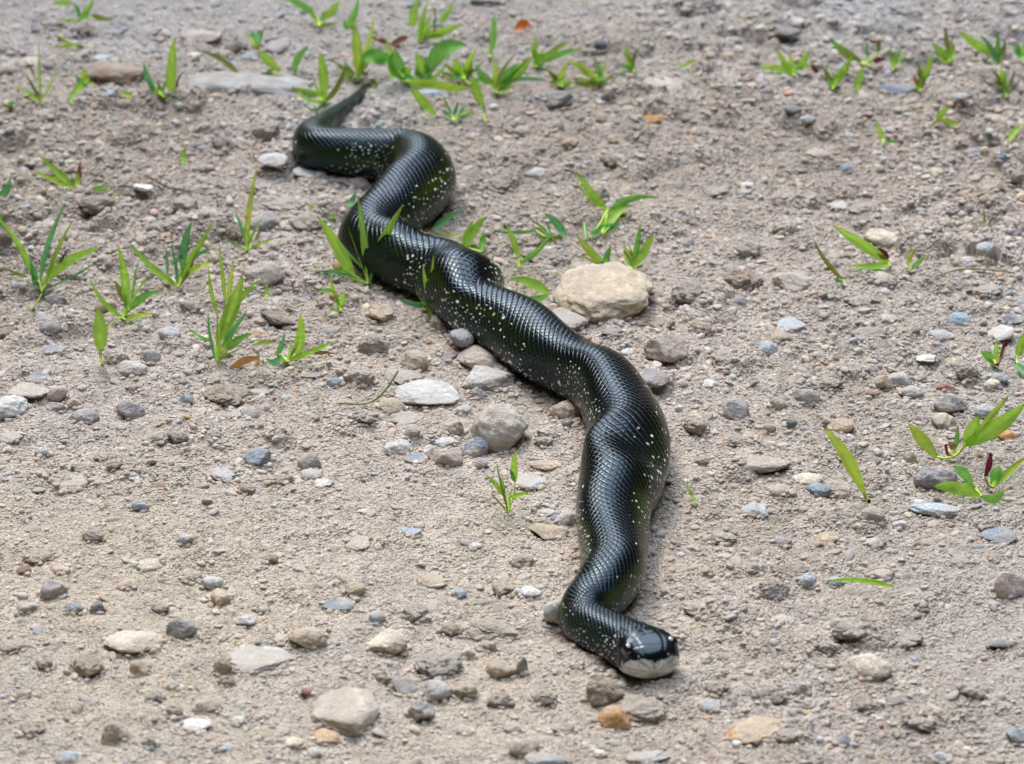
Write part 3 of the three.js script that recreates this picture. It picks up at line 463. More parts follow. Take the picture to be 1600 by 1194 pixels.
  [945, 1088, 62, 52, 'br', 'c', { mark: 'the brown clod under the chin', label: 'brown earth clod just in front of the snake chin', two: 's' }], [990, 1106, 100, 44, 's', 'c', { mark: 'the pale long clod', label: 'long pale earth clod behind and right of the orange stone' }], [554, 921, 32, 24, 't', 'r', { mark: 'the round tan pebble', label: 'round tan pebble on the left of the packed soil' }], [643, 833, 32, 19, 'lb', 'f'], [743, 854, 19, 12, 'w', 'r'], [867, 899, 15, 9, 'w', 'a'], [829, 925, 32, 19, 'w', 'a'], [787, 922, 40, 26, 't', 'c'], [719, 927, 22, 13, 'b', 'r'], [675, 907, 42, 20, 't', 'f'], [589, 967, 28, 25, 'lg', 'a'], [867, 957, 34, 42, 'lg', 'r', { sunk: 0.5, col: [0.45, 0.46, 0.42], mark: 'the pale stone behind the neck', label: 'pale grey green stone half hidden by the snake neck' }], [885, 811, 36, 28, 'lg', 'a', { mark: 'the grey wedge', label: 'grey wedge stone touching the left side of the snake front' }], [851, 800, 32, 13, 'lg', 'f'], [855, 832, 62, 22, 't', 'f'],
  [820, 1168, 48, 32, 'pk', 'r', { mark: 'the pink tan pebble', label: 'pink and tan rounded pebble near the bottom edge', two: 't' }], [851, 1190, 62, 14, 'b', 'f'], [1010, 1185, 66, 16, 'lg', 'f'], [936, 1176, 18, 9, 'w', 'r'], [726, 1140, 28, 13, 'b', 'r'], [801, 1138, 28, 15, 'lg', 'r'], [657, 1114, 44, 38, 'g', 'c'], [706, 986, 40, 22, 'br', 'c'], [731, 1021, 26, 20, 'lg', 'a'], [814, 876, 36, 23, 'pk', 'c'], [780, 1095, 40, 24, 's', 'c'], [725, 1080, 40, 30, 't', 'c'], [850, 1090, 40, 30, 's', 'c'], [560, 850, 40, 20, 's', 'f'], [650, 960, 40, 26, 's', 'c'], [880, 1140, 40, 22, 's', 'c'], [600, 1060, 30, 24, 't', 'c'], [760, 1010, 30, 18, 's', 'c'],
  // bottom right
  [1178, 799, 46, 24, 'lb', 'a', { mark: 'the blue white stone', label: 'pale bluish white stone right of the snake front' }], [1463, 798, 88, 20, 'lb', 'f', { mark: 'the long grey green slab', label: 'long grey green slab lying flat near the right edge' }], [1364, 806, 38, 30, 's', 'r'], [1408, 821, 21, 15, 'w', 'r'], [1560, 838, 54, 22, 'b', 'f', { mark: 'the flat blue chip', label: 'flat blue grey chip at the right edge' }], [1290, 845, 38, 23, 't', 'f'], [1366, 848, 32, 17, 'lg', 'r'], [1221, 848, 32, 18, 'p', 'r'], [1177, 888, 24, 20, 'lg', 'r'], [1104, 894, 21, 16, 't', 'r'], [1232, 892, 64, 23, 'br', 'c'], [1263, 909, 27, 25, 'lb', 'a'], [1302, 909, 26, 18, 'lb', 'a'], [1205, 924, 64, 38, 'p', 'c', { mark: 'the purplish lump', label: 'purplish grey earthy lump left of the curled grass blade' }],
  [1577, 920, 50, 54, 'pk', 'r', { mark: 'the upright pale stone', label: 'upright pale pinkish stone at the right edge' }], [1556, 946, 20, 13, 'b', 'r'], [1358, 1043, 72, 42, 'c', 'r', { mark: 'the cream yellow stone', label: 'cream yellow rounded stone in the lower right soil', two: 't' }], [1103, 1028, 18, 14, 'w', 'r', { mark: 'the white dot pebble', label: 'tiny bright white pebble right of the snake head' }], [1180, 1143, 92, 36, 't', 'f', { mark: 'the tan flat chip', label: 'tan flat stone with orange front edge, bottom right', two: 'o', roll: 0.12 }], [1151, 1163, 16, 11, 'w', 'r'], [1315, 1158, 36, 15, 'db', 'f'], [1249, 1075, 28, 21, 'g', 'a'], [1270, 1099, 44, 22, 'lg', 'c'], [1202, 1085, 56, 34, 's', 'c'], [1112, 1105, 32, 20, 'lb', 'r'], [1473, 1184, 32, 18, 'lb', 'a'], [1588, 1153, 34, 27, 'b', 'a'], [1398, 1095, 28, 13, 'dg', 'r'], [1564, 1006, 38, 11, 'dg', 'f'], [1232, 1045, 24, 18, 'pk', 'r'], [1222, 969, 32, 15, 'lg', 'r'], [1442, 945, 18, 9, 'dg', 'r'],
  [1330, 985, 60, 34, 's', 'c'], [1420, 1000, 50, 26, 's', 'c'], [1520, 1080, 50, 30, 's', 'c'], [1290, 1010, 40, 22, 's', 'c'], [1440, 1130, 50, 24, 's', 'c'], [1090, 950, 50, 24, 's', 'c'], [1120, 1075, 40, 24, 's', 'c'], [1130, 840, 44, 22, 's', 'c'], [1500, 880, 40, 20, 's', 'c'], [1230, 1150, 36, 20, 's', 'c'], [1350, 1100, 50, 28, 's', 'c'], [1380, 900, 30, 18, 's', 'r'],
].filter((s) => s[2] > 0);
const MARKS = [['the tail tip of the snake', 577, 133], ['the rear bend of the snake', 465, 225], ['the second bend of the snake', 705, 275], ['the kink in the snake middle', 750, 440], ['the thickest bend of the snake', 1030, 700], ['the snake head', 1015, 1030], ['the red tipped weed', 118, 285], ['the broad leaved weed', 690, 95], ['the orange fallen leaf', 817, 40],
  ['the single upright leaf', 155, 520], ['the purple sprig', 1541, 728], ['the large upright leaf', 1325, 725], ['the curled grass blade', 1345, 915], ['the four bladed seedling', 575, 390], ['the bent twig', 600, 620], ['the tall thin blade', 392, 320]];
for (const s of STONES) if (s[6]?.mark) MARKS.push([s[6].mark, s[0], s[1]]);
const seenLabels = new Set();
const sizeWord = (w) => (w >= 60 ? 'large' : w >= 40 ? 'middling' : w >= 26 ? 'small' : 'tiny');
const nounOf = (k, c) => (k === 'c' ? (c === 's' || c === 't' || c === 'br' ? 'crumbly clod' : 'rough lump') : k === 'f' ? 'flat stone' : k === 'a' ? 'angular stone' : 'rounded pebble');
function relation(x, y, m, near = 1) {
  const dx = x - m[1], dy = (y - m[2]) * 1.7, d = Math.hypot(dx, dy), a = Math.atan2(dy, dx) * 180 / Math.PI;
  const dir = a > -22 && a <= 22 ? 'right of' : a > 22 && a <= 67 ? 'in front and right of' : a > 67 && a <= 113 ? 'in front of' : a > 113 && a <= 158 ? 'in front and left of' : a > 158 || a <= -158 ? 'left of' : a > -158 && a <= -113 ? 'behind and left of' : a > -113 && a <= -67 ? 'behind' : 'behind and right of';
  return (d < 75 ? 'close ' : '') + dir + ' ' + m[0];
}
function stoneLabel(s) {
  const head = sizeWord(s[2]) + ' ' + WORD[s[4]] + ' ' + nounOf(s[5], s[4]) + ' ';
  const near = MARKS.map((m) => [Math.hypot(s[0] - m[1], 1.7 * (s[1] - m[2])), m]).filter((m) => m[0] > 6).sort((a, b) => a[0] - b[0]);
  for (let i = 0; i < 6; i++) { const l = head + relation(s[0], s[1], near[i][1]); if (l.split(' ').length <= 16 && !seenLabels.has(l)) { seenLabels.add(l); return l; } }
  return head + 'between ' + near[0][1][0] + ' and ' + near[1][1][0];
}
for (const s of STONES) if (s[6]?.label) seenLabels.add(s[6].label);
const heaps = [];                                     // footprints, so that crumbs are not put inside stones
STONES.forEach((s, n) => {
  const [x, y, w, h, cname, kind, o = {}] = s, r = rng(1000 + n * 7), p0 = onLevel(x, y, 0.004), k = perPx(p0);
  const a = w / 2 * k * 1.04, hh = h / 2 * k * 1.08, sp = Math.sin(PITCH), cp = Math.cos(PITCH);
  let d = Math.min(a * (0.75 + 0.3 * r()), 0.80 * hh / sp); if (kind === 'f') d = Math.min(a * 1.1, 0.9 * hh / sp);
  let c = Math.max(Math.sqrt(Math.max(1e-9, hh * hh - d * d * sp * sp)) / cp, 0.22 * a);
  const detail = w > 60 ? 16 : w > 38 ? 11 : w > 24 ? 8 : 6;
  const shape = stoneShape(kind, 4000 + n * 13, detail);
  const P = shape.attributes.position; shape.computeBoundingBox();
  const bb = shape.boundingBox, sx = 2 / (bb.max.x - bb.min.x), sy = 2 / (bb.max.y - bb.min.y), sz = 2 / (bb.max.z - bb.min.z), mx = (bb.max.x + bb.min.x) / 2, my = (bb.max.y + bb.min.y) / 2, mz = (bb.max.z + bb.min.z) / 2;
  for (let i = 0; i < P.count; i++) P.setXYZ(i, (P.getX(i) - mx) * sx * a, (P.getY(i) - my) * sy * c, (P.getZ(i) - mz) * sz * d);
  if (o.roll) shape.rotateZ(o.roll);
  c *= 1.12; const sunk = o.sunk ?? (kind === 'f' ? 0.0 : o.boulder ? 0.55 : 0.2), gy = height(p0.x, p0.z, false), q = onLevel(x, y, gy + c * sunk + 0.001);
  // colours: mottling, a second colour in patches low on the stone or in a vein, and dust from the soil round it
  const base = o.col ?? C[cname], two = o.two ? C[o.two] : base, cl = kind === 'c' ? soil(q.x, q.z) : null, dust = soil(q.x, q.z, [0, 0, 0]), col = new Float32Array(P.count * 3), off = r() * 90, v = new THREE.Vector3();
  const tone = 0.98 + 0.26 * r(), dusty = o.dust ?? (kind === 'c' ? 0.6 : o.boulder ? 0.05 : cname === 'w' || cname === 'o' ? 0.12 : 0.24 + 0.3 * r());
  for (let i = 0; i < P.count; i++) {
    v.fromBufferAttribute(P, i); const m = 200, f = fbm(v.x * m + off, v.y * m, v.z * m, 3), f2 = noise3(v.x * 900 + off, v.y * 900, v.z * 900);
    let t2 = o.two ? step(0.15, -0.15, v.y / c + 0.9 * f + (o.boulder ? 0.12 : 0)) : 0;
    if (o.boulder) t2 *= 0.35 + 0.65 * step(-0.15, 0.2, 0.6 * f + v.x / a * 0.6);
    const spk = (1 + 0.34 * f + 0.22 * f2) * (noise3(v.x * 620 + off, v.y * 620, v.z * 620 + 9) > 0.55 ? 1.25 : 1), du = clamp(dusty + 0.55 * noise3(v.x * 110 + off, v.y * 110, v.z * 110) + 0.25 * noise3(v.x * 300 + off, v.y * 300, v.z * 300) + 0.35 * step(-0.3, -0.9, v.y / c), 0, 0.85);
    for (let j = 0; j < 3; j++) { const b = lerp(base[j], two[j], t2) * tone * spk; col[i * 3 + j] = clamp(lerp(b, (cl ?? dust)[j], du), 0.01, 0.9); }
  }
  shape.setAttribute('color', new THREE.BufferAttribute(col, 3)); planarUv(shape, 14); shape.computeVertexNormals();
  const name = kind === 'c' ? 'soil_clod' : kind === 'f' ? 'flat_stone' : w > 60 ? 'rock' : kind === 'a' ? 'stone' : 'pebble';
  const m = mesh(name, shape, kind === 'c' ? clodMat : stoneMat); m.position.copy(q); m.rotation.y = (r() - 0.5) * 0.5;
  tag(m, o.label ?? stoneLabel(s), kind === 'c' ? 'clod of earth' : kind === 'r' && w <= 60 ? 'pebble' : 'stone', kind === 'c' ? 'clods of earth on the track' : kind === 'r' && w <= 60 ? 'pebbles on the track' : 'stones on the track');
  heaps.push([q.x, q.z, Math.max(a, d), q.y + c, a, d]);
});

// ------------------------------------------------------------------ gravel and crumbs that nobody could count
function scatter(name, label, count, seed, make) {
  const variants = 5, group = new THREE.Group(); group.name = numbered(name); tag(group, label, null, null, 'stuff'); scene.add(group);
  const r = rng(seed), lists = Array.from({ length: variants }, () => []);
  for (let i = 0; i < count; i++) { const it = make(r); if (it) lists[i % variants].push(it); }
  const m = new THREE.Matrix4(), q = new THREE.Quaternion(), e = new THREE.Euler(), cc = new THREE.Color(), S = new THREE.Vector3();
  lists.forEach((list, n) => {
    const kind = name === 'gravel' ? ['a', 'a', 'r', 'f', 'a'][n] : ['c', 'a', 'c', 'a', 'c'][n], g = stoneShape(kind, seed * 31 + n, name === 'gravel' ? 3 : 2); g.computeVertexNormals(); planarUv(g, 0.12);
    const im = new THREE.InstancedMesh(g, name === 'gravel' ? gravelMat : crumbMat, list.length); im.name = name === 'gravel' ? 'gravel_grains' : 'earth_crumbs'; im.castShadow = im.receiveShadow = true; im.userData.kind = 'stuff';
    list.forEach(([x, y, z, sx, sy, sz, c], i) => { q.setFromEuler(e.set((r() - 0.5) * 0.9, r() * 6.28, (r() - 0.5) * 0.9)); im.setMatrixAt(i, m.compose(new THREE.Vector3(x, y, z), q, S.set(sx, sy, sz))); im.setColorAt(i, cc.setRGB(...c)); });
    group.add(im);
  });
}
const gravelMat = new THREE.MeshStandardMaterial({ color: 0xffffff, roughness: 0.92 });
const crumbMat = new THREE.MeshStandardMaterial({ color: 0xffffff, roughness: 0.98 });
const inside = (x, z) => { for (const [hx, hz, a] of heaps) if (Math.abs(x - hx) < a * 0.7 && Math.abs(z - hz) < a * 0.6) return true; return false; };
const spotIn = (r) => { const z = -1.12 + 1.72 * r(), half = 0.36 - 0.085 * z + 0.05; return [(r() * 2 - 1) * half, z]; };
const GRAINS = ['c', 'c', 'w', 'lg', 'lg', 'lb', 't', 't', 'o', 'pk', 'g', 'b', 'dg', 'br'];
const KEYS = ['g', 'g', 'lg', 'lg', 'g', 'b', 'lb', 't', 't', 'pk', 'pk', 'c', 'w', 'p', 'dg', 'br', 's', 's', 's', 'o', 'db'];
scatter('gravel', 'small mixed gravel strewn over the track', 9000, 21, (r) => {
  const [x, z] = spotIn(r), far = step(-0.3, -0.7, z), c = crumbly(x, z);
  if (r() > 0.45 + 0.55 * far - 0.2 * c + 0.25 * fbm(x * 8, 5.5, z * 8, 2) || inside(x, z)) return null;
  const s = 0.0014 + 0.0026 * Math.pow(r(), 2.4), key = KEYS[Math.floor(r() * KEYS.length)], b = C[key], so = soil(x, z), du = 0.40 + 0.55 * r(), t = 0.95 + 0.3 * r();
  return [x, height(x, z) + s * 0.05, z, s * (0.9 + 0.6 * r()), s * (0.4 + 0.35 * r()), s * (0.7 + 0.5 * r()), [0, 1, 2].map((i) => lerp(b[i] * t, so[i], du))];
});
let skirt = 0;
const SKIRTS = [];
{ const r = rng(64); for (let i = 0; i < snakeRings.length; i += 2) { const g = snakeRings[i]; for (const sd of [-1, 1]) if (r() < 0.75 && g.R > 0.004) { const k = g.R * (0.72 + 0.34 * r()); SKIRTS.push([g.p.x + g.side.x * sd * k, g.p.z + g.side.z * sd * k, 0.0006 + 0.002 * Math.pow(r(), 2)]); } } }
{ const r = rng(63); for (const [x, z, a, , ax, az] of heaps) { const n = Math.round(10 + a * 2600); for (let i = 0; i < n; i++) { const t = r() * 6.283, k = 0.86 + 0.3 * r() * r(); SKIRTS.push([x + Math.cos(t) * ax * k, z + Math.sin(t) * az * k, 0.0005 + 0.0017 * Math.pow(r(), 2.2)]); } } }
scatter('soil_crumbs', 'loose crumbs of dry earth covering the track', 380000 + SKIRTS.length, 22, (r) => {
  const sk = SKIRTS[skirt++];
  let [x, z] = sk ?? spotIn(r); const c = crumbly(x, z);
  if (!sk && (r() > 0.5 + 0.5 * c || inside(x, z))) return null;
  const s = sk ? sk[2] : 0.0004 + (r() < 0.16 ? 0.0026 : 0.00085) * Math.pow(r(), 2.6) * (0.35 + 0.9 * c);
  const so = soil(x, z), t = 0.90 + 0.40 * r(), b = C[GRAINS[Math.floor(r() * GRAINS.length)]], k = r() < 0.42 ? 0.25 + 0.5 * r() : 0;
  return [x, height(x, z) + s * (sk ? 0.35 : 0.1), z, s * (0.9 + 0.5 * r()), s * (0.6 + 0.4 * r()), s * (0.8 + 0.5 * r()), so.map((v, i) => lerp(v * t, b[i] * (0.9 + 0.3 * r()), k))];
});

// ------------------------------------------------------------------ weeds and grass seedlings
const leafGrain = grain.clone(); leafGrain.repeat.set(1, 1); leafGrain.needsUpdate = true;
const leafMat = new THREE.MeshPhysicalMaterial({ vertexColors: true, roughness: 0.62, transmission: 0.58, thickness: 0, side: THREE.DoubleSide, specularIntensity: 0.4 });
const stemMat = new THREE.MeshStandardMaterial({ vertexColors: true, roughness: 0.8 });
const LC = { g: [0.390, 0.660, 0.085], d: [0.230, 0.540, 0.100], y: [0.500, 0.680, 0.090], o: [0.30, 0.17, 0.05], b: [0.15, 0.09, 0.05], t: [0.150, 0.430, 0.150], m: [0.16, 0.018, 0.045], v: [0.24, 0.29, 0.05], rd: [0.24, 0.06, 0.035], oo: [0.60, 0.16, 0.02], rb: [0.26, 0.10, 0.055], oc: [0.50, 0.27, 0.09], cr: [0.55, 0.42, 0.25], st: [0.33, 0.27, 0.12] };  // key t has the bluish sky sheen painted into the leaf green
function place(px, py, B, dz) {
  const p = onUpright(px, py, B.z + dz);
  if (p.y < 0.004) { const g = onLevel(px, py, 0.006); return g.setY(height(g.x, g.z, false) + 0.005); }
  return p;
}
// a blade: pixel start, pixel tip, pixel width, bend (pixels the middle leaves the straight line), colour; wide = where the blade is widest (0..1)
function blade(B, [sx, sy, tx, ty, w, bend = 0, ckey = 'g', o = {}], r) {
  const len = Math.hypot(tx - sx, ty - sy), nxp = -(ty - sy) / (len || 1), nyp = (tx - sx) / (len || 1);
  const S = place(sx, sy, B, 0), k = perPx(S), dz = (o.dz ?? (r() - 0.5) * 0.55) * len * k;
  const Tp = place(tx, ty, B, dz), M = place((sx + tx) / 2 + nxp * bend, (sy + ty) / 2 + nyp * bend, B, dz * 0.35);
  const curve = new THREE.QuadraticBezierCurve3(S, M.multiplyScalar(2).sub(S.clone().add(Tp).multiplyScalar(0.5)), Tp);
  const N = 14, pos = [], col = [], idx = [], twist = (r() - 0.5) * 1.1, c0 = LC[ckey], c1 = o.tip ? LC[o.tip] : null, hw = w * k * 0.48, fold = 0.30 + 0.3 * r(), wide = o.wide ?? 0.32, tone = 0.85 + 0.3 * r(), off = r() * 40;
  const side = new THREE.Vector3(), out = new THREE.Vector3(), view = new THREE.Vector3();
  for (let i = 0; i <= N; i++) {
    const t = i / N, p = curve.getPoint(t), tg = curve.getTangent(Math.min(0.999, t + 0.001));
    view.copy(eye).sub(p).normalize(); side.crossVectors(tg, view).normalize().applyAxisAngle(tg, twist * (0.4 + 0.6 * t)); out.crossVectors(side, tg).normalize();
    const prof = t < wide ? lerp(o.neck ?? 0.42, 1, Math.sin(t / wide * Math.PI / 2)) : Math.pow(Math.cos((t - wide) / (1 - wide) * Math.PI / 2), 0.8);
    const ww = hw * Math.max(prof, 0.02) * (1 + 0.05 * noise3(t * 9 + off, 1, 1));
    for (let j = -2; j <= 2; j++) {
      const q = p.clone().addScaledVector(side, ww * j / 2).addScaledVector(out, ww * (Math.abs(j) / 2) * fold + 0.0004 * noise3(t * 14 + off, j, 2));
      pos.push(q.x - B.x, q.y - B.y, q.z - B.z);
      const rib = 1 + (j === 0 ? 0.18 : 0) + 0.13 * noise3(t * 12 + off, j * 0.9, 5), e = c1 ? step(o.from ?? 0.45, (o.from ?? 0.45) + 0.3, t + 0.06 * j) : 0, pale = ('gdytv'.includes(ckey) ? 0.28 : 0) * (1 - step(0, 0.22, t)), dry = Math.max(0, step(0.93, 1, t)) * 0.6;
      for (let z = 0; z < 3; z++) { let v = lerp(c0[z] * tone * rib, LC.y[z], pale); if (c1) v = lerp(v, c1[z], e); else v = lerp(v, LC.o[z] * 0.8, dry * ('gdytv'.includes(ckey) ? 1 : 0)); col.push(v); }
    }
  }
  for (let i = 0; i < N; i++) for (let j = 0; j < 4; j++) { const a = i * 5 + j; idx.push(a, a + 1, a + 5, a + 1, a + 6, a + 5); }
  const g = new THREE.BufferGeometry(); g.setAttribute('position', new THREE.Float32BufferAttribute(pos, 3)); g.setAttribute('color', new THREE.Float32BufferAttribute(col, 3)); g.setIndex(idx); g.computeVertexNormals();
  return g;
}
function stalk(B, pts, w, ckey, r) {
  const P = pts.map(([x, y]) => place(x, y, B, (r() - 0.5) * 0.006)), k = perPx(B), g = new THREE.TubeGeometry(new THREE.CatmullRomCurve3(P), 16, Math.max(0.0004, w * k / 2), 7), n = g.attributes.position.count, col = new Float32Array(n * 3), c = LC[ckey];
  for (let i = 0; i < n; i++) { const t = 0.85 + 0.3 * hash3(i, 3, 5); col.set(c.map((v) => v * t), i * 3); }
  g.setAttribute('color', new THREE.BufferAttribute(col, 3)); g.translate(-B.x, -B.y, -B.z);
  return g;
}
let plantNo = 0;
function plant(name, label, category, [bx, by], leaves, stems = [], group = 'weeds and grass seedlings growing through the gravel') {
  const r = rng(5000 + 17 * plantNo++), B = onLevel(bx, by, 0.002), root = new THREE.Group();
  B.y = height(B.x, B.z, false); root.name = numbered(name); root.position.copy(B); scene.add(root); tag(root, label, category, group);
  for (const l of leaves) {
    mesh(l[7]?.name ?? 'leaf', blade(B, l, r), leafMat, root);
    const d = Math.hypot(l[0] - bx, l[1] - by);                            // join each blade to the base of the plant
    if (d > 4 && !l[7]?.free) mesh('stem', stalk(B, [[bx, by], [(bx + l[0]) / 2 + (r() - 0.5) * 2, (by + l[1]) / 2], [l[0], l[1]]], Math.min(4, l[4] * 0.35), 'y', r), stemMat, root);
  }
  if (category === GC && (leaves.length >= 3 || (by < 190 && leaves.length >= 2))) for (let i = 0; i < (by < 190 ? (bx > 540 && bx < 960 ? 7 : 4) : 3); i++) {       // thin wisps between the blades
    const l = leaves[i % leaves.length], t = 0.4 + 0.5 * r(), a = (r() - 0.5) * 1.6, dx = (l[2] - bx) * t, dy = (l[3] - by) * t, ex = dx * Math.cos(a) - dy * Math.sin(a), ey = Math.min(-6, dx * Math.sin(a) + dy * Math.cos(a));
    mesh('leaf', blade(B, [bx + (r() - 0.5) * 4, by - 1, bx + ex, by + ey, 3 + (by < 190 ? 7 : 3) * r(), (r() - 0.5) * 10, 'gyvt'[Math.floor(r() * 4)]], r), leafMat, root);
  }
  for (const [pts, w, c, nm] of stems) mesh(nm ?? 'stem', stalk(B, pts, w, c, r), stemMat, root);
  return root;
}
const G = 'grass_seedling', GC = 'grass seedling', WD = 'weed';
// left
plant(WD, 'small weed with one red tipped blade and two green blades, upper left', 'weed', [118, 304], [[117, 301, 58, 240, 12, 3], [116, 302, 52, 268, 12, 4, 'y'], [120, 302, 126, 250, 11, 0, 'y', { tip: 'rd', from: 0.4 }]]);
plant(G, 'low seedling with two short arched blades right of the red tipped weed', GC, [143, 308], [[144, 306, 169, 284, 7, -3, 'd'], [147, 308, 183, 303, 7, -7]]);
plant(G, 'grass blade cut by the left edge beside the red tipped weed', GC, [-6, 322], [[-5, 318, 16, 274, 14, 4, 't']]);
plant(G, 'tall grass tuft with long narrow blades, largest at the left edge', GC, [65, 456], [[52, 432, -10, 335, 10, 8], [62, 442, 105, 312, 9, -6, 't'], [72, 436, 113, 345, 8, -3], [75, 436, 158, 388, 17, -8], [55, 446, 46, 406, 11, 2, 't'], [42, 433, 4, 416, 6, -2, 'v', { free: 1 }], [92, 412, 107, 388, 4, 0, 'b']], [[[[66, 456], [58, 475], [48, 493]], 2.5, 'v', 'root']]);
plant(G, 'bushy grass seedling with a tall broad blade, behind the single upright leaf', GC, [192, 497], [[198, 482, 184, 382, 15, 3], [196, 472, 178, 438, 11, 1, 'v'], [188, 494, 140, 434, 8, -7], [205, 482, 251, 455, 14, -5, 'd'], [197, 500, 240, 495, 9, -2, 'y'], [206, 468, 215, 408, 5, 0, 'd']]);
plant(WD, 'single broad upright folded leaf on a pale stalk', 'weed', [160, 568], [[157, 547, 153, 480, 24, 1, 'g', { wide: 0.45 }]], [[[[160, 568], [157, 556], [157, 545]], 5, 'v'], [[[167, 515], [174, 506], [184, 500]], 2.5, 'y']]);
plant(G, 'leafy grass tuft with bluish sheen painted upper leaf, between red tipped weed and purple stone', GC, [278, 446], [[275, 443, 200, 377, 12, -6], [285, 420, 300, 344, 14, -4, 't'], [290, 412, 330, 348, 10, 3], [279, 440, 305, 396, 9, 0], [285, 434, 336, 408, 10, -3, 'y'], [262, 430, 259, 386, 5, 0, 't'], [300, 402, 336, 388, 7, -2, 't'], [288, 398, 268, 416, 7, 2, 't', { free: 1 }]]);
plant(G, 'tall thin single grass blade left of the snake rear', GC, [386, 398], [[385, 390, 402, 261, 9, -4, 'y'], [382, 374, 368, 330, 6, 1, 't'], [399, 376, 407, 350, 4, 1, 'v'], [393, 388, 428, 374, 5, -2, 'y']]);
plant(G, 'grass seedling with one very broad slanting blade, in front of the purple stone', GC, [338, 556], [[340, 532, 379, 430, 24, 3, 'g', { wide: 0.4 }], [346, 548, 386, 486, 10, -2, 't'], [352, 472, 342, 380, 7, 0], [356, 472, 365, 404, 8, 0, 'y'], [340, 492, 326, 416, 7, -3], [374, 472, 406, 438, 9, -2], [356, 546, 394, 521, 13, -3, 'd'], [332, 534, 291, 510, 5, -3, 'd']], [[[[338, 556], [350, 545], [362, 530]], 5, 'y']]);
plant(G, 'tiny grass blade in front of the purple grey stone', GC, [414, 470], [[415, 468, 418, 440, 6, 0]]);
plant(G, 'low seedling with one broad upright blade, right of the very broad slanting blade', GC, [449, 564], [[465, 553, 469, 488, 18, 1], [452, 561, 523, 533, 11, 2], [440, 556, 415, 559, 12, -4, 't'], [433, 554, 445, 522, 10, 1, 't'], [427, 534, 393, 540, 7, 2, 'y', { free: 1 }], [490, 553, 524, 553, 6, -2, 'o', { free: 1 }]]);
plant(G, 'small pale leaf standing alone on crumbly soil left of the snake', GC, [286, 262], [[287, 260, 292, 227, 9, -2]]);
// by the snake
plant(G, 'four bladed seedling with tall bright blades crossing in front of the snake', GC, [575, 443], [[573, 420, 559, 306, 12, 2], [577, 422, 630, 319, 16, -2], [552, 436, 495, 336, 20, 3], [570, 422, 516, 357, 4, -3, 'd'], [560, 402, 543, 352, 2.5, 0, 'v'], [540, 423, 512, 421, 9, -2, 'd']], []);
plant(G, 'bright blade folded down behind the four bladed seedling, touching the snake', GC, [654, 362], [[652, 360, 631, 319, 12, 3, 'g', { dz: 0.1 }]]);
plant(G, 'dark short blade behind the bend of the snake middle', GC, [546, 332], [[546, 330, 557, 300, 11, -2, 't', { dz: -0.1 }]]);
plant(G, 'short blade lying on soil left of the snake middle', GC, [525, 338], [[524, 337, 479, 318, 10, -4]]);
plant(G, 'small three leaved seedling left of the snake, below the four bladed seedling', GC, [533, 490], [[531, 480, 539, 455, 10, 1], [529, 470, 516, 430, 7, -2, 'y'], [523, 456, 495, 455, 7, 2, 'd']]);
plant(G, 'slim forked seedling standing against the snake middle', GC, [676, 499], [[673, 474, 661, 413, 8, -2], [671, 444, 677, 394, 5, 2, 'y'], [669, 476, 621, 465, 9, -4, 't']]);
plant(G, 'single slanting blade beside the second bend of the snake', GC, [674, 364], [[675, 361, 723, 329, 11, -3, 't']]);
plant(G, 'thin yellow blade lying along the back of the snake', GC, [682, 373], [[683, 372, 723, 369, 5, -3, 'y']]);
plant(G, 'pair of broad upright blades just behind the kink in the snake', GC, [732, 388], [[725, 386, 762, 337, 17, -2], [722, 386, 739, 346, 13, 0], [752, 392, 756, 359, 12, 0, 'd']]);
plant(G, 'v shaped seedling with two slim blades left of the tan boulder', GC, [810, 418], [[811, 404, 789, 346, 11, 2], [812, 412, 863, 366, 10, 3, 'd']]);
plant(G, 'spreading seedling with painted bluish sheen on a drooping blade, behind the v shaped seedling', GC, [858, 368], [[884, 368, 850, 333, 14, 3, 't', { free: 1 }], [866, 370, 836, 364, 8, -2, 'v'], [858, 366, 829, 344, 6, 2, 'd'], [838, 361, 768, 361, 6, -2, 't'], [852, 370, 878, 367, 9, 0, 'v']]);
plant(G, 'broad leaf lying flat between the snake and the tan boulder', GC, [858, 460], [[857, 457, 797, 435, 18, 4], [856, 463, 810, 466, 11, -4, 'd']]);
plant(G, 'tall branching seedling with long blades behind the tan boulder', GC, [949, 344], [[948, 330, 897, 264, 14, -2], [950, 333, 1029, 309, 13, -12, 'd'], [940, 366, 986, 321, 17, 0], [921, 370, 972, 356, 10, -5, 't']], [[[[949, 344], [948, 337], [948, 330]], 4, 'v'], [[[916, 372], [914, 362], [913, 352]], 3, 'd']]);
plant(G, 'yellow green seedling touching the top of the tan boulder, left one', GC, [945, 419], [[943, 414, 901, 367, 14, -2, 'y'], [946, 413, 955, 383, 11, 0, 't'], [938, 418, 932, 411, 8, 0]]);
plant(G, 'v shaped seedling at the top right of the tan boulder', GC, [987, 418], [[988, 416, 1022, 363, 16, 2], [984, 415, 975, 383, 13, 2, 'y'], [990, 406, 1000, 349, 10, 2, 'd']]);
plant(G, 'tiny seedling below the large triangular stone', GC, [795, 792], [[805, 752, 807, 702, 12, -2, 'g', { free: 1 }], [804, 752, 797, 732, 7, 0, 't', { free: 1 }], [790, 777, 759, 741, 9, 2], [796, 778, 831, 773, 9, -2], [788, 770, 784, 745, 6, 0]], [[[[795, 792], [803, 770], [805, 752]], 2.5, 'y']]);
plant(G, 'tiny thin curved shoot right of the snake thick front', GC, [1091, 786], [[1090, 784, 1074, 750, 5, -5]]);
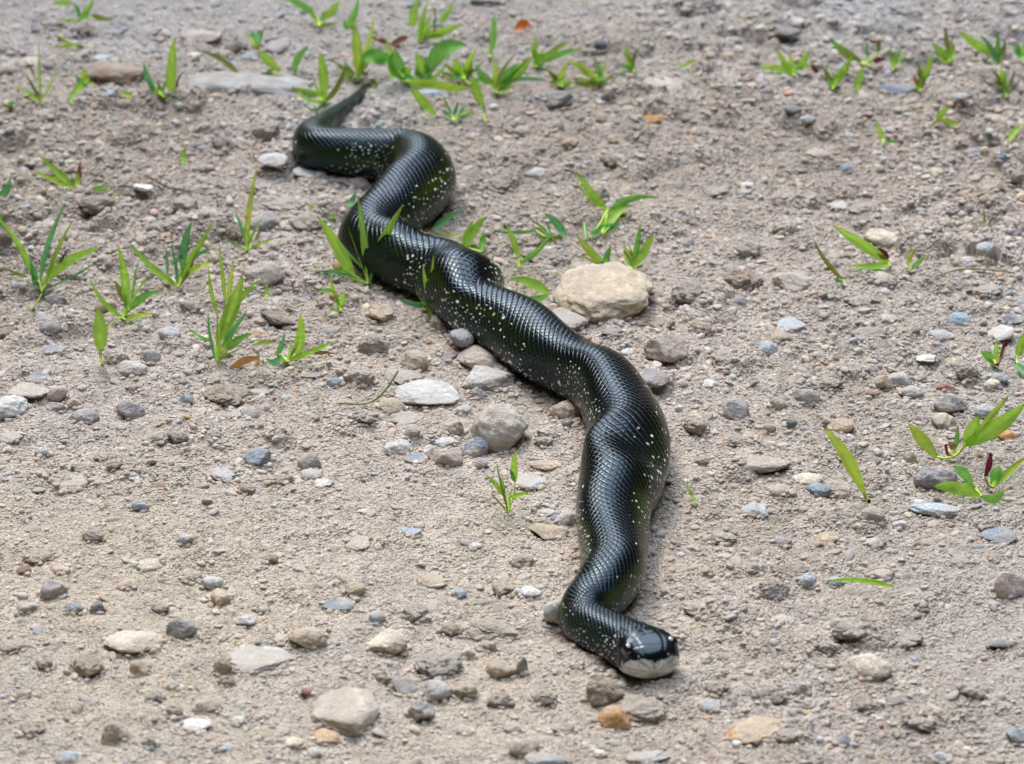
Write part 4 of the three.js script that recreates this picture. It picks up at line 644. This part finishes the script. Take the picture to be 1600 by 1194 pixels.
plant(G, 'green curled grass blade lying on bare soil, lower right', GC, [1398, 926], [[1396, 923, 1291, 908, 9, 9, 'g', { wide: 0.25, neck: 0.25, free: 1 }]]);
// top middle
plant(G, 'tall bright blade just left of the snake tail tip', GC, [508, 167], [[506, 157, 500, 80, 18, 1, 'g', { wide: 0.5 }], [501, 149, 454, 134, 11, -2]]);
plant(G, 'tall yellow green blade right behind the snake tail tip', GC, [559, 122], [[560, 119, 551, 28, 18, 3, 'y', { wide: 0.3 }], [553, 116, 525, 98, 9, -2, 'y'], [541, 45, 560, -4, 11, 3, 'd', { free: 1 }], [541, 46, 538, 30, 8, 0, 'd', { free: 1 }]]);
plant(WD, 'broad leaved dark green weed in the middle of the far weed strip', 'weed', [640, 132], [[608, 96, 564, 92, 26, 5, 'd', { wide: 0.5 }], [634, 122, 618, 76, 28, -8, 'd', { wide: 0.5 }], [671, 112, 730, 71, 30, -14, 'd', { wide: 0.5 }], [626, 126, 641, 104, 20, 0, 'g', { wide: 0.5 }], [628, 132, 648, 128, 16, 0, 't', { wide: 0.5 }], [600, 98, 585, 84, 20, 0, 'd', { wide: 0.5, free: 1 }]], [[[[640, 132], [636, 118], [630, 108]], 3, 'v']]);
plant(G, 'narrow upright blade at the left of the broad leaved weed', GC, [613, 128], [[613, 122, 603, 55, 12, 2]]);
plant(G, 'upright pale blade and a long level blade in front of broad leaved weed', GC, [655, 133], [[660, 116, 650, 84, 18, 2, 'g', { wide: 0.5 }], [640, 132, 737, 134, 19, 3, 'y', { wide: 0.4 }], [668, 118, 664, 90, 9, 0, 't']]);
plant(G, 'slanting bright blade nearest to the snake in the far weed strip', GC, [682, 180], [[680, 178, 640, 134, 16, -1, 'g', { wide: 0.45 }]]);
plant(G, 'bunch of mid green blades right of the broad leaved weed', GC, [725, 124], [[724, 118, 746, 74, 11, -2, 'y'], [722, 120, 694, 100, 11, 0, 'y'], [716, 118, 712, 90, 16, 0], [738, 128, 768, 120, 9, -3, 'd'], [708, 124, 688, 112, 10, 0, 'v'], [730, 118, 733, 88, 10, 0]]);
plant(G, 'long narrow drooping blade in front of the bunch of mid green blades', GC, [758, 188], [[756, 168, 738, 117, 16, -3, 'g', { wide: 0.5, neck: 0.25 }]], [[[[758, 188], [757, 178], [756, 166]], 4, 'v']]);
plant(G, 'wide fan of bright blades in the right half of the far weed strip', GC, [776, 142], [[774, 138, 772, 88, 11, 1, 'y'], [779, 136, 831, 88, 18, 3, 'g', { wide: 0.5 }], [780, 134, 812, 98, 12, -3, 'd'], [768, 130, 742, 100, 14, -3, 'd'], [790, 128, 856, 126, 7, -4, 't'], [784, 142, 806, 134, 6, 0]]);
plant(G, 'seedling with a long right pointing blade behind the bright fan', GC, [836, 104], [[837, 101, 838, 58, 10, -1], [839, 100, 910, 77, 12, -3, 'd'], [840, 98, 850, 76, 8, 0]]);
plant(G, 'lone narrow upright blade at the back of the weed strip', GC, [765, 88], [[766, 84, 771, 20, 12, 2, 'd', { wide: 0.45 }]]);
plant(G, 'upright blade at the top edge left of the orange fallen leaf', GC, [645, 46], [[645, 42, 653, -2, 15, -3, 'g', { wide: 0.4 }]]);
plant(G, 'leaning seedling with two blades behind the broad leaved weed', GC, [656, 62], [[687, 36, 707, 4, 11, 1, 'g', { free: 1 }], [660, 56, 722, 35, 16, 4, 'g', { wide: 0.3 }]], [[[[656, 62], [660, 45], [662, 33]], 2.5, 'v'], [[[678, 50], [680, 30], [679, 12]], 3, 'v']]);
plant(G, 'loose small seedlings at the right end of the weed strip', GC, [938, 136], [[939, 128, 927, 90, 9, 2, 'd'], [934, 126, 884, 92, 11, 3, 'y'], [941, 130, 961, 114, 6, 0, 'v'], [920, 118, 900, 96, 7, 0, 'y', { free: 1 }]]);
plant(G, 'short yellow green sprout left of the dark blue upright stone', GC, [876, 136], [[876, 130, 886, 96, 9, -2, 'y'], [872, 130, 852, 108, 9, 2, 'v'], [880, 134, 896, 128, 6, 0]]);
plant(G, 'short blade with red base at the far right end of weed strip', GC, [992, 110], [[990, 106, 978, 66, 9, -3], [986, 112, 960, 114, 6, 0, 't']]);
plant(WD, 'tiny feathery weed in front of the long level blade', 'weed', [708, 184], [[706, 180, 690, 148, 5, 0, 't'], [709, 180, 716, 158, 6, 0, 't'], [712, 182, 736, 172, 6, -2], [714, 183, 746, 174, 5, 0], [704, 182, 692, 172, 6, 0, 't'], [716, 183, 728, 160, 4, 0, 't']]);
plant(G, 'pale green blade flat on the ground at the snake tail tip', GC, [590, 140], [[592, 137, 578, 126, 12, 0, 'v', { wide: 0.5 }]]);
plant(G, 'lone level blade far behind, right of the weed strip', GC, [1062, 103], [[1062, 103, 1092, 98, 6, -2]]);
// top left
plant(G, 'seedling with two spread blades at the top left edge', GC, [125, 37], [[113, 6, 80, 9, 10, 3, 'g', { free: 1 }], [128, 24, 145, -3, 11, 2], [124, 26, 114, 4, 7, 2, 't'], [143, 23, 176, 30, 9, 3, 'v', { free: 1 }]]);
plant(G, 'thin upright blade near the left edge beside the brown pebble', GC, [63, 158], [[63, 152, 60, 67, 5, 0], [54, 120, 37, 94, 4, 2, 'v', { free: 1 }]]);
plant(G, 'small seedling with two short wide leaves left of the long brown rock', GC, [134, 142], [[138, 120, 104, 159, 14, -3, 'g', { wide: 0.5, free: 1 }], [136, 138, 131, 106, 14, -2, 'y', { wide: 0.5 }], [148, 128, 158, 145, 12, 0, 'rd', { free: 1 }]]);
plant(G, 'seedling with one tall pointed blade right of the long brown rock', GC, [256, 160], [[266, 146, 273, 57, 17, -1, 'g', { wide: 0.3 }], [243, 156, 172, 138, 13, -4], [248, 156, 224, 96, 10, -2, 't'], [244, 150, 222, 118, 5, 2, 'd'], [276, 138, 290, 110, 4, -4, 'b'], [258, 156, 238, 160, 9, 2]]);
plant(G, 'dull green blade leaning left above the wide embedded slab', GC, [374, 111], [[372, 111, 310, 78, 9, 4, 'v', { wide: 0.2 }]]);
plant(G, 'faint thin blade far behind the red tipped weed', GC, [120, 80], [[114, 76, 82, 54, 6, 2, 'v'], [124, 80, 142, 73, 6, 0, 'v']]);
plant(WD, 'two leaved weed in front of the purple tilted stone', 'weed', [440, 120], [[437, 110, 403, 75, 15, -2, 'g', { wide: 0.5 }], [459, 114, 483, 71, 12, -5, 'd', { wide: 0.4, free: 1 }], [428, 120, 396, 120, 6, 2, 'v']], [[[[440, 120], [456, 122], [486, 130]], 2.5, 'b']]);
plant(G, 'seedling with two spread blades at the top edge behind the tail', GC, [500, 40], [[489, 20, 444, -3, 12, 2, 'd'], [508, 28, 531, 0, 13, 2], [500, 34, 512, 14, 6, 0, 'y']]);
plant(G, 'small sprig behind the purple tilted stone', GC, [404, 62], [[403, 60, 382, 53, 6, 0, 'd'], [404, 60, 414, 44, 4, 0, 'v']]);
plant(G, 'tiny yellowish sprout by the left edge', GC, [17, 176], [[17, 174, 8, 164, 6, 0, 'v'], [18, 174, 22, 158, 4, 0, 'v']]);
// top right
plant(G, 'bright star shaped seedling right of the dark angular stone', GC, [1240, 115], [[1238, 110, 1213, 76, 10, -2], [1243, 110, 1264, 77, 13, 2], [1240, 113, 1183, 107, 12, 4], [1239, 108, 1232, 82, 8, 0]]);
plant(G, 'v shaped seedling in front of a tiny maroon leaf, far right', GC, [1302, 138], [[1300, 134, 1284, 103, 9, 2, 'v'], [1303, 134, 1334, 82, 13, 2], [1278, 114, 1266, 101, 7, 0, 'm', { free: 1 }]]);
plant(G, 'single short blade between two seedlings and flat blue slab', GC, [1338, 144], [[1338, 141, 1350, 102, 11, 0]]);
plant(WD, 'sprawling brownish weed with maroon bit behind the flat blue slab', 'weed', [1350, 102], [[1346, 98, 1296, 59, 15, -3, 'v', { tip: 'd' }], [1356, 90, 1354, 64, 6, 0, 'd'], [1372, 82, 1376, 60, 7, 0, 'v'], [1364, 96, 1384, 92, 10, 0, 'm']], [[[[1350, 101], [1365, 99], [1380, 96]], 3, 'b']]);
plant(G, 'pair of tiny upright blades right of the brownish weed', GC, [1395, 104], [[1394, 100, 1392, 74, 7, 0, 'd'], [1397, 100, 1410, 70, 7, 0, 'd']]);
plant(G, 'small forked seedling with brown leaf at the end of flat blue slab', GC, [1438, 140], [[1440, 130, 1458, 81, 11, 2], [1439, 120, 1434, 100, 9, 0, 'v'], [1436, 132, 1427, 118, 8, 0, 'o']]);
plant(G, 'seedling with an upright and a left leaning blade, far right', GC, [1484, 98], [[1481, 78, 1477, 40, 8, 0, 'v'], [1485, 92, 1457, 66, 14, -3]]);
plant(G, 'large leaning seedling near the right edge far behind', GC, [1560, 100], [[1553, 86, 1497, 46, 15, -3], [1560, 92, 1560, 50, 10, 0, 'd'], [1552, 98, 1510, 97, 6, 2, 'v']]);
plant(G, 'blade cut by the right edge beside the large leaning seedling', GC, [1597, 92], [[1596, 90, 1584, 68, 8, 0, 'd'], [1598, 88, 1606, 60, 10, 0]]);
plant(G, 'small upright sprout in front of the large leaning seedling', GC, [1573, 142], [[1571, 134, 1564, 104, 10, 0], [1568, 132, 1548, 106, 6, 0, 'v']]);
plant(G, 'forked sprout with a drooping right blade on grey gravel', GC, [1448, 206], [[1464, 186, 1486, 167, 11, -2, 'g', { free: 1 }], [1465, 186, 1516, 215, 10, -8, 'y', { free: 1 }]], [[[[1448, 206], [1456, 195], [1466, 185]], 3, 'v']]);
plant(G, 'short blade touching the right edge on grey gravel', GC, [1577, 218], [[1577, 216, 1599, 195, 10, -2]]);
plant(G, 'small sprout of two short blades left of the forked sprout', GC, [1381, 222], [[1379, 218, 1369, 187, 9, 0], [1384, 221, 1402, 222, 6, -3, 'd']]);
plant(G, 'faint yellowish blades on the brown soil at right', GC, [1540, 358], [[1539, 356, 1537, 325, 4, 0, 'v'], [1542, 356, 1552, 338, 4, 0, 'v']]);
plant(G, 'small dry yellow green sprout left of the purple tipped sprig', GC, [1318, 449], [[1316, 436, 1271, 373, 8, -5, 'v'], [1318, 446, 1303, 434, 8, 0, 't']]);
plant(WD, 'weed with two long blades and a purple bud below the cream stone', 'weed', [1392, 417], [[1388, 410, 1301, 352, 18, 2, 'g', { wide: 0.45 }], [1388, 413, 1327, 415, 11, -5, 'g', { wide: 0.3 }], [1388, 404, 1370, 388, 15, 0, 'm', { wide: 0.5, name: 'bud', free: 1 }]]);
plant(G, 'small yellow green sprout right of the purple bud', GC, [1422, 421], [[1418, 416, 1434, 386, 8, -3, 'y'], [1425, 418, 1446, 400, 9, 0, 'd']]);
// right
plant(WD, 'weed with maroon bud and brown stalk in front of the pale slab', 'weed', [1556, 576], [[1552, 566, 1532, 549, 14, 2, 'd', { wide: 0.5 }], [1556, 562, 1558, 528, 9, 0], [1568, 542, 1575, 532, 8, 0, 'm', { name: 'bud' }], [1552, 570, 1546, 560, 8, 0, 'y']], [[[[1558, 576], [1563, 560], [1569, 540]], 6, 'o']]);
plant(G, 'leaf cut by the right edge beside the maroon bud weed', GC, [1590, 562], [[1590, 556, 1602, 518, 15, 0], [1588, 566, 1604, 586, 12, 0, 't']]);
plant(WD, 'large weed with broad leaves and red stalk by the right edge', 'weed', [1490, 716], [[1463, 714, 1419, 661, 21, 1, 'y', { wide: 0.5 }], [1506, 698, 1529, 649, 25, 3, 'g', { wide: 0.5, neck: 0.2 }], [1511, 694, 1602, 630, 28, 3, 'g', { wide: 0.45 }], [1530, 672, 1577, 616, 11, 0, 'y', { free: 1 }], [1494, 698, 1497, 664, 8, 0, 'd'], [1492, 702, 1482, 690, 12, 0, 'o']], [[[[1488, 716], [1480, 708], [1478, 696]], 5, 'rd'], [[[1490, 716], [1500, 706], [1507, 697]], 4, 'o']]);
plant(WD, 'low weed with three spread leaves in front of the large sloping stone', 'weed', [1534, 772], [[1531, 772, 1458, 760, 22, 4, 'g', { wide: 0.5 }], [1518, 758, 1489, 728, 18, 3, 'd', { wide: 0.5 }], [1536, 771, 1569, 767, 16, 3, 'd', { wide: 0.5 }]], [[[[1534, 772], [1525, 762], [1518, 756]], 3, 'g']]);
plant(WD, 'weed with an upright purple spike and long right pointing blade', 'weed', [1552, 756], [[1556, 752, 1604, 714, 13, 2, 'y', { wide: 0.4 }], [1551, 752, 1559, 727, 20, 2, 'd', { wide: 0.5 }], [1540, 744, 1548, 706, 11, 1, 'm', { wide: 0.5, name: 'spike' }]], [[[[1552, 756], [1544, 752], [1539, 744]], 3, 'b']]);
plant(WD, 'large upright leaf alone on pale soil, right of the snake', 'weed', [1356, 778], [[1350, 771, 1286, 667, 22, 4, 'y', { wide: 0.45, neck: 0.3 }]], [[[[1358, 784], [1357, 778], [1351, 770]], 6, 'v']]);
plant(G, 'short dark leaf at the left edge near the earth hole', GC, [-4, 372], [[-4, 370, 4, 330, 8, 0, 'd']]);

// ------------------------------------------------------------------ dead leaves and twigs
plant('fallen_leaf', 'bright orange fallen leaf on the far gravel', 'leaf', [817, 46], [[806, 46, 830, 42, 18, -5, 'o', { wide: 0.5, free: 1, tip: 'oo', from: -1 }]], [], null);
plant('fallen_leaf', 'reddish brown fallen leaf behind the broad leaved weed', 'leaf', [624, 68], [[611, 66, 640, 57, 12, 2, 'rb', { wide: 0.5, free: 1 }], [610, 66, 586, 62, 9, 0, 'rb', { wide: 0.5, free: 1 }]], [], null);
plant('fallen_leaf', 'curled orange and cream dead leaf below the broad slanting blade', 'leaf', [385, 580], [[406, 560, 358, 578, 12, 5, 'oc', { wide: 0.5, free: 1 }], [404, 562, 400, 582, 7, 0, 'cr', { free: 1 }]], [], null);
plant('twig', 'bent dry twig lying left of the long pale stone', 'twig', [560, 642], [], [[[[530, 640], [575, 630], [600, 612], [622, 580]], 3, 'v', 'stick'], [[[575, 630], [590, 622], [606, 616]], 2, 'v', 'side_shoot']], null);
plant('twig', 'dark curved thin twig left of the rear of the snake', 'twig', [270, 292], [], [[[[228, 287], [262, 290], [290, 296], [308, 316]], 3, 'b', 'stick']], null);
plant('twig', 'pale dry straw behind the light blue pebble', 'twig', [1510, 432], [], [[[[1462, 438], [1500, 430], [1540, 421], [1585, 426]], 3, 'st', 'stick']], null);
plant('twig', 'thin curved root fibre above the pale twin pebbles', 'twig', [1420, 582], [], [[[[1382, 574], [1412, 583], [1440, 590], [1460, 589]], 2, 'b', 'stick']], null);

renderer.render(scene, camera);
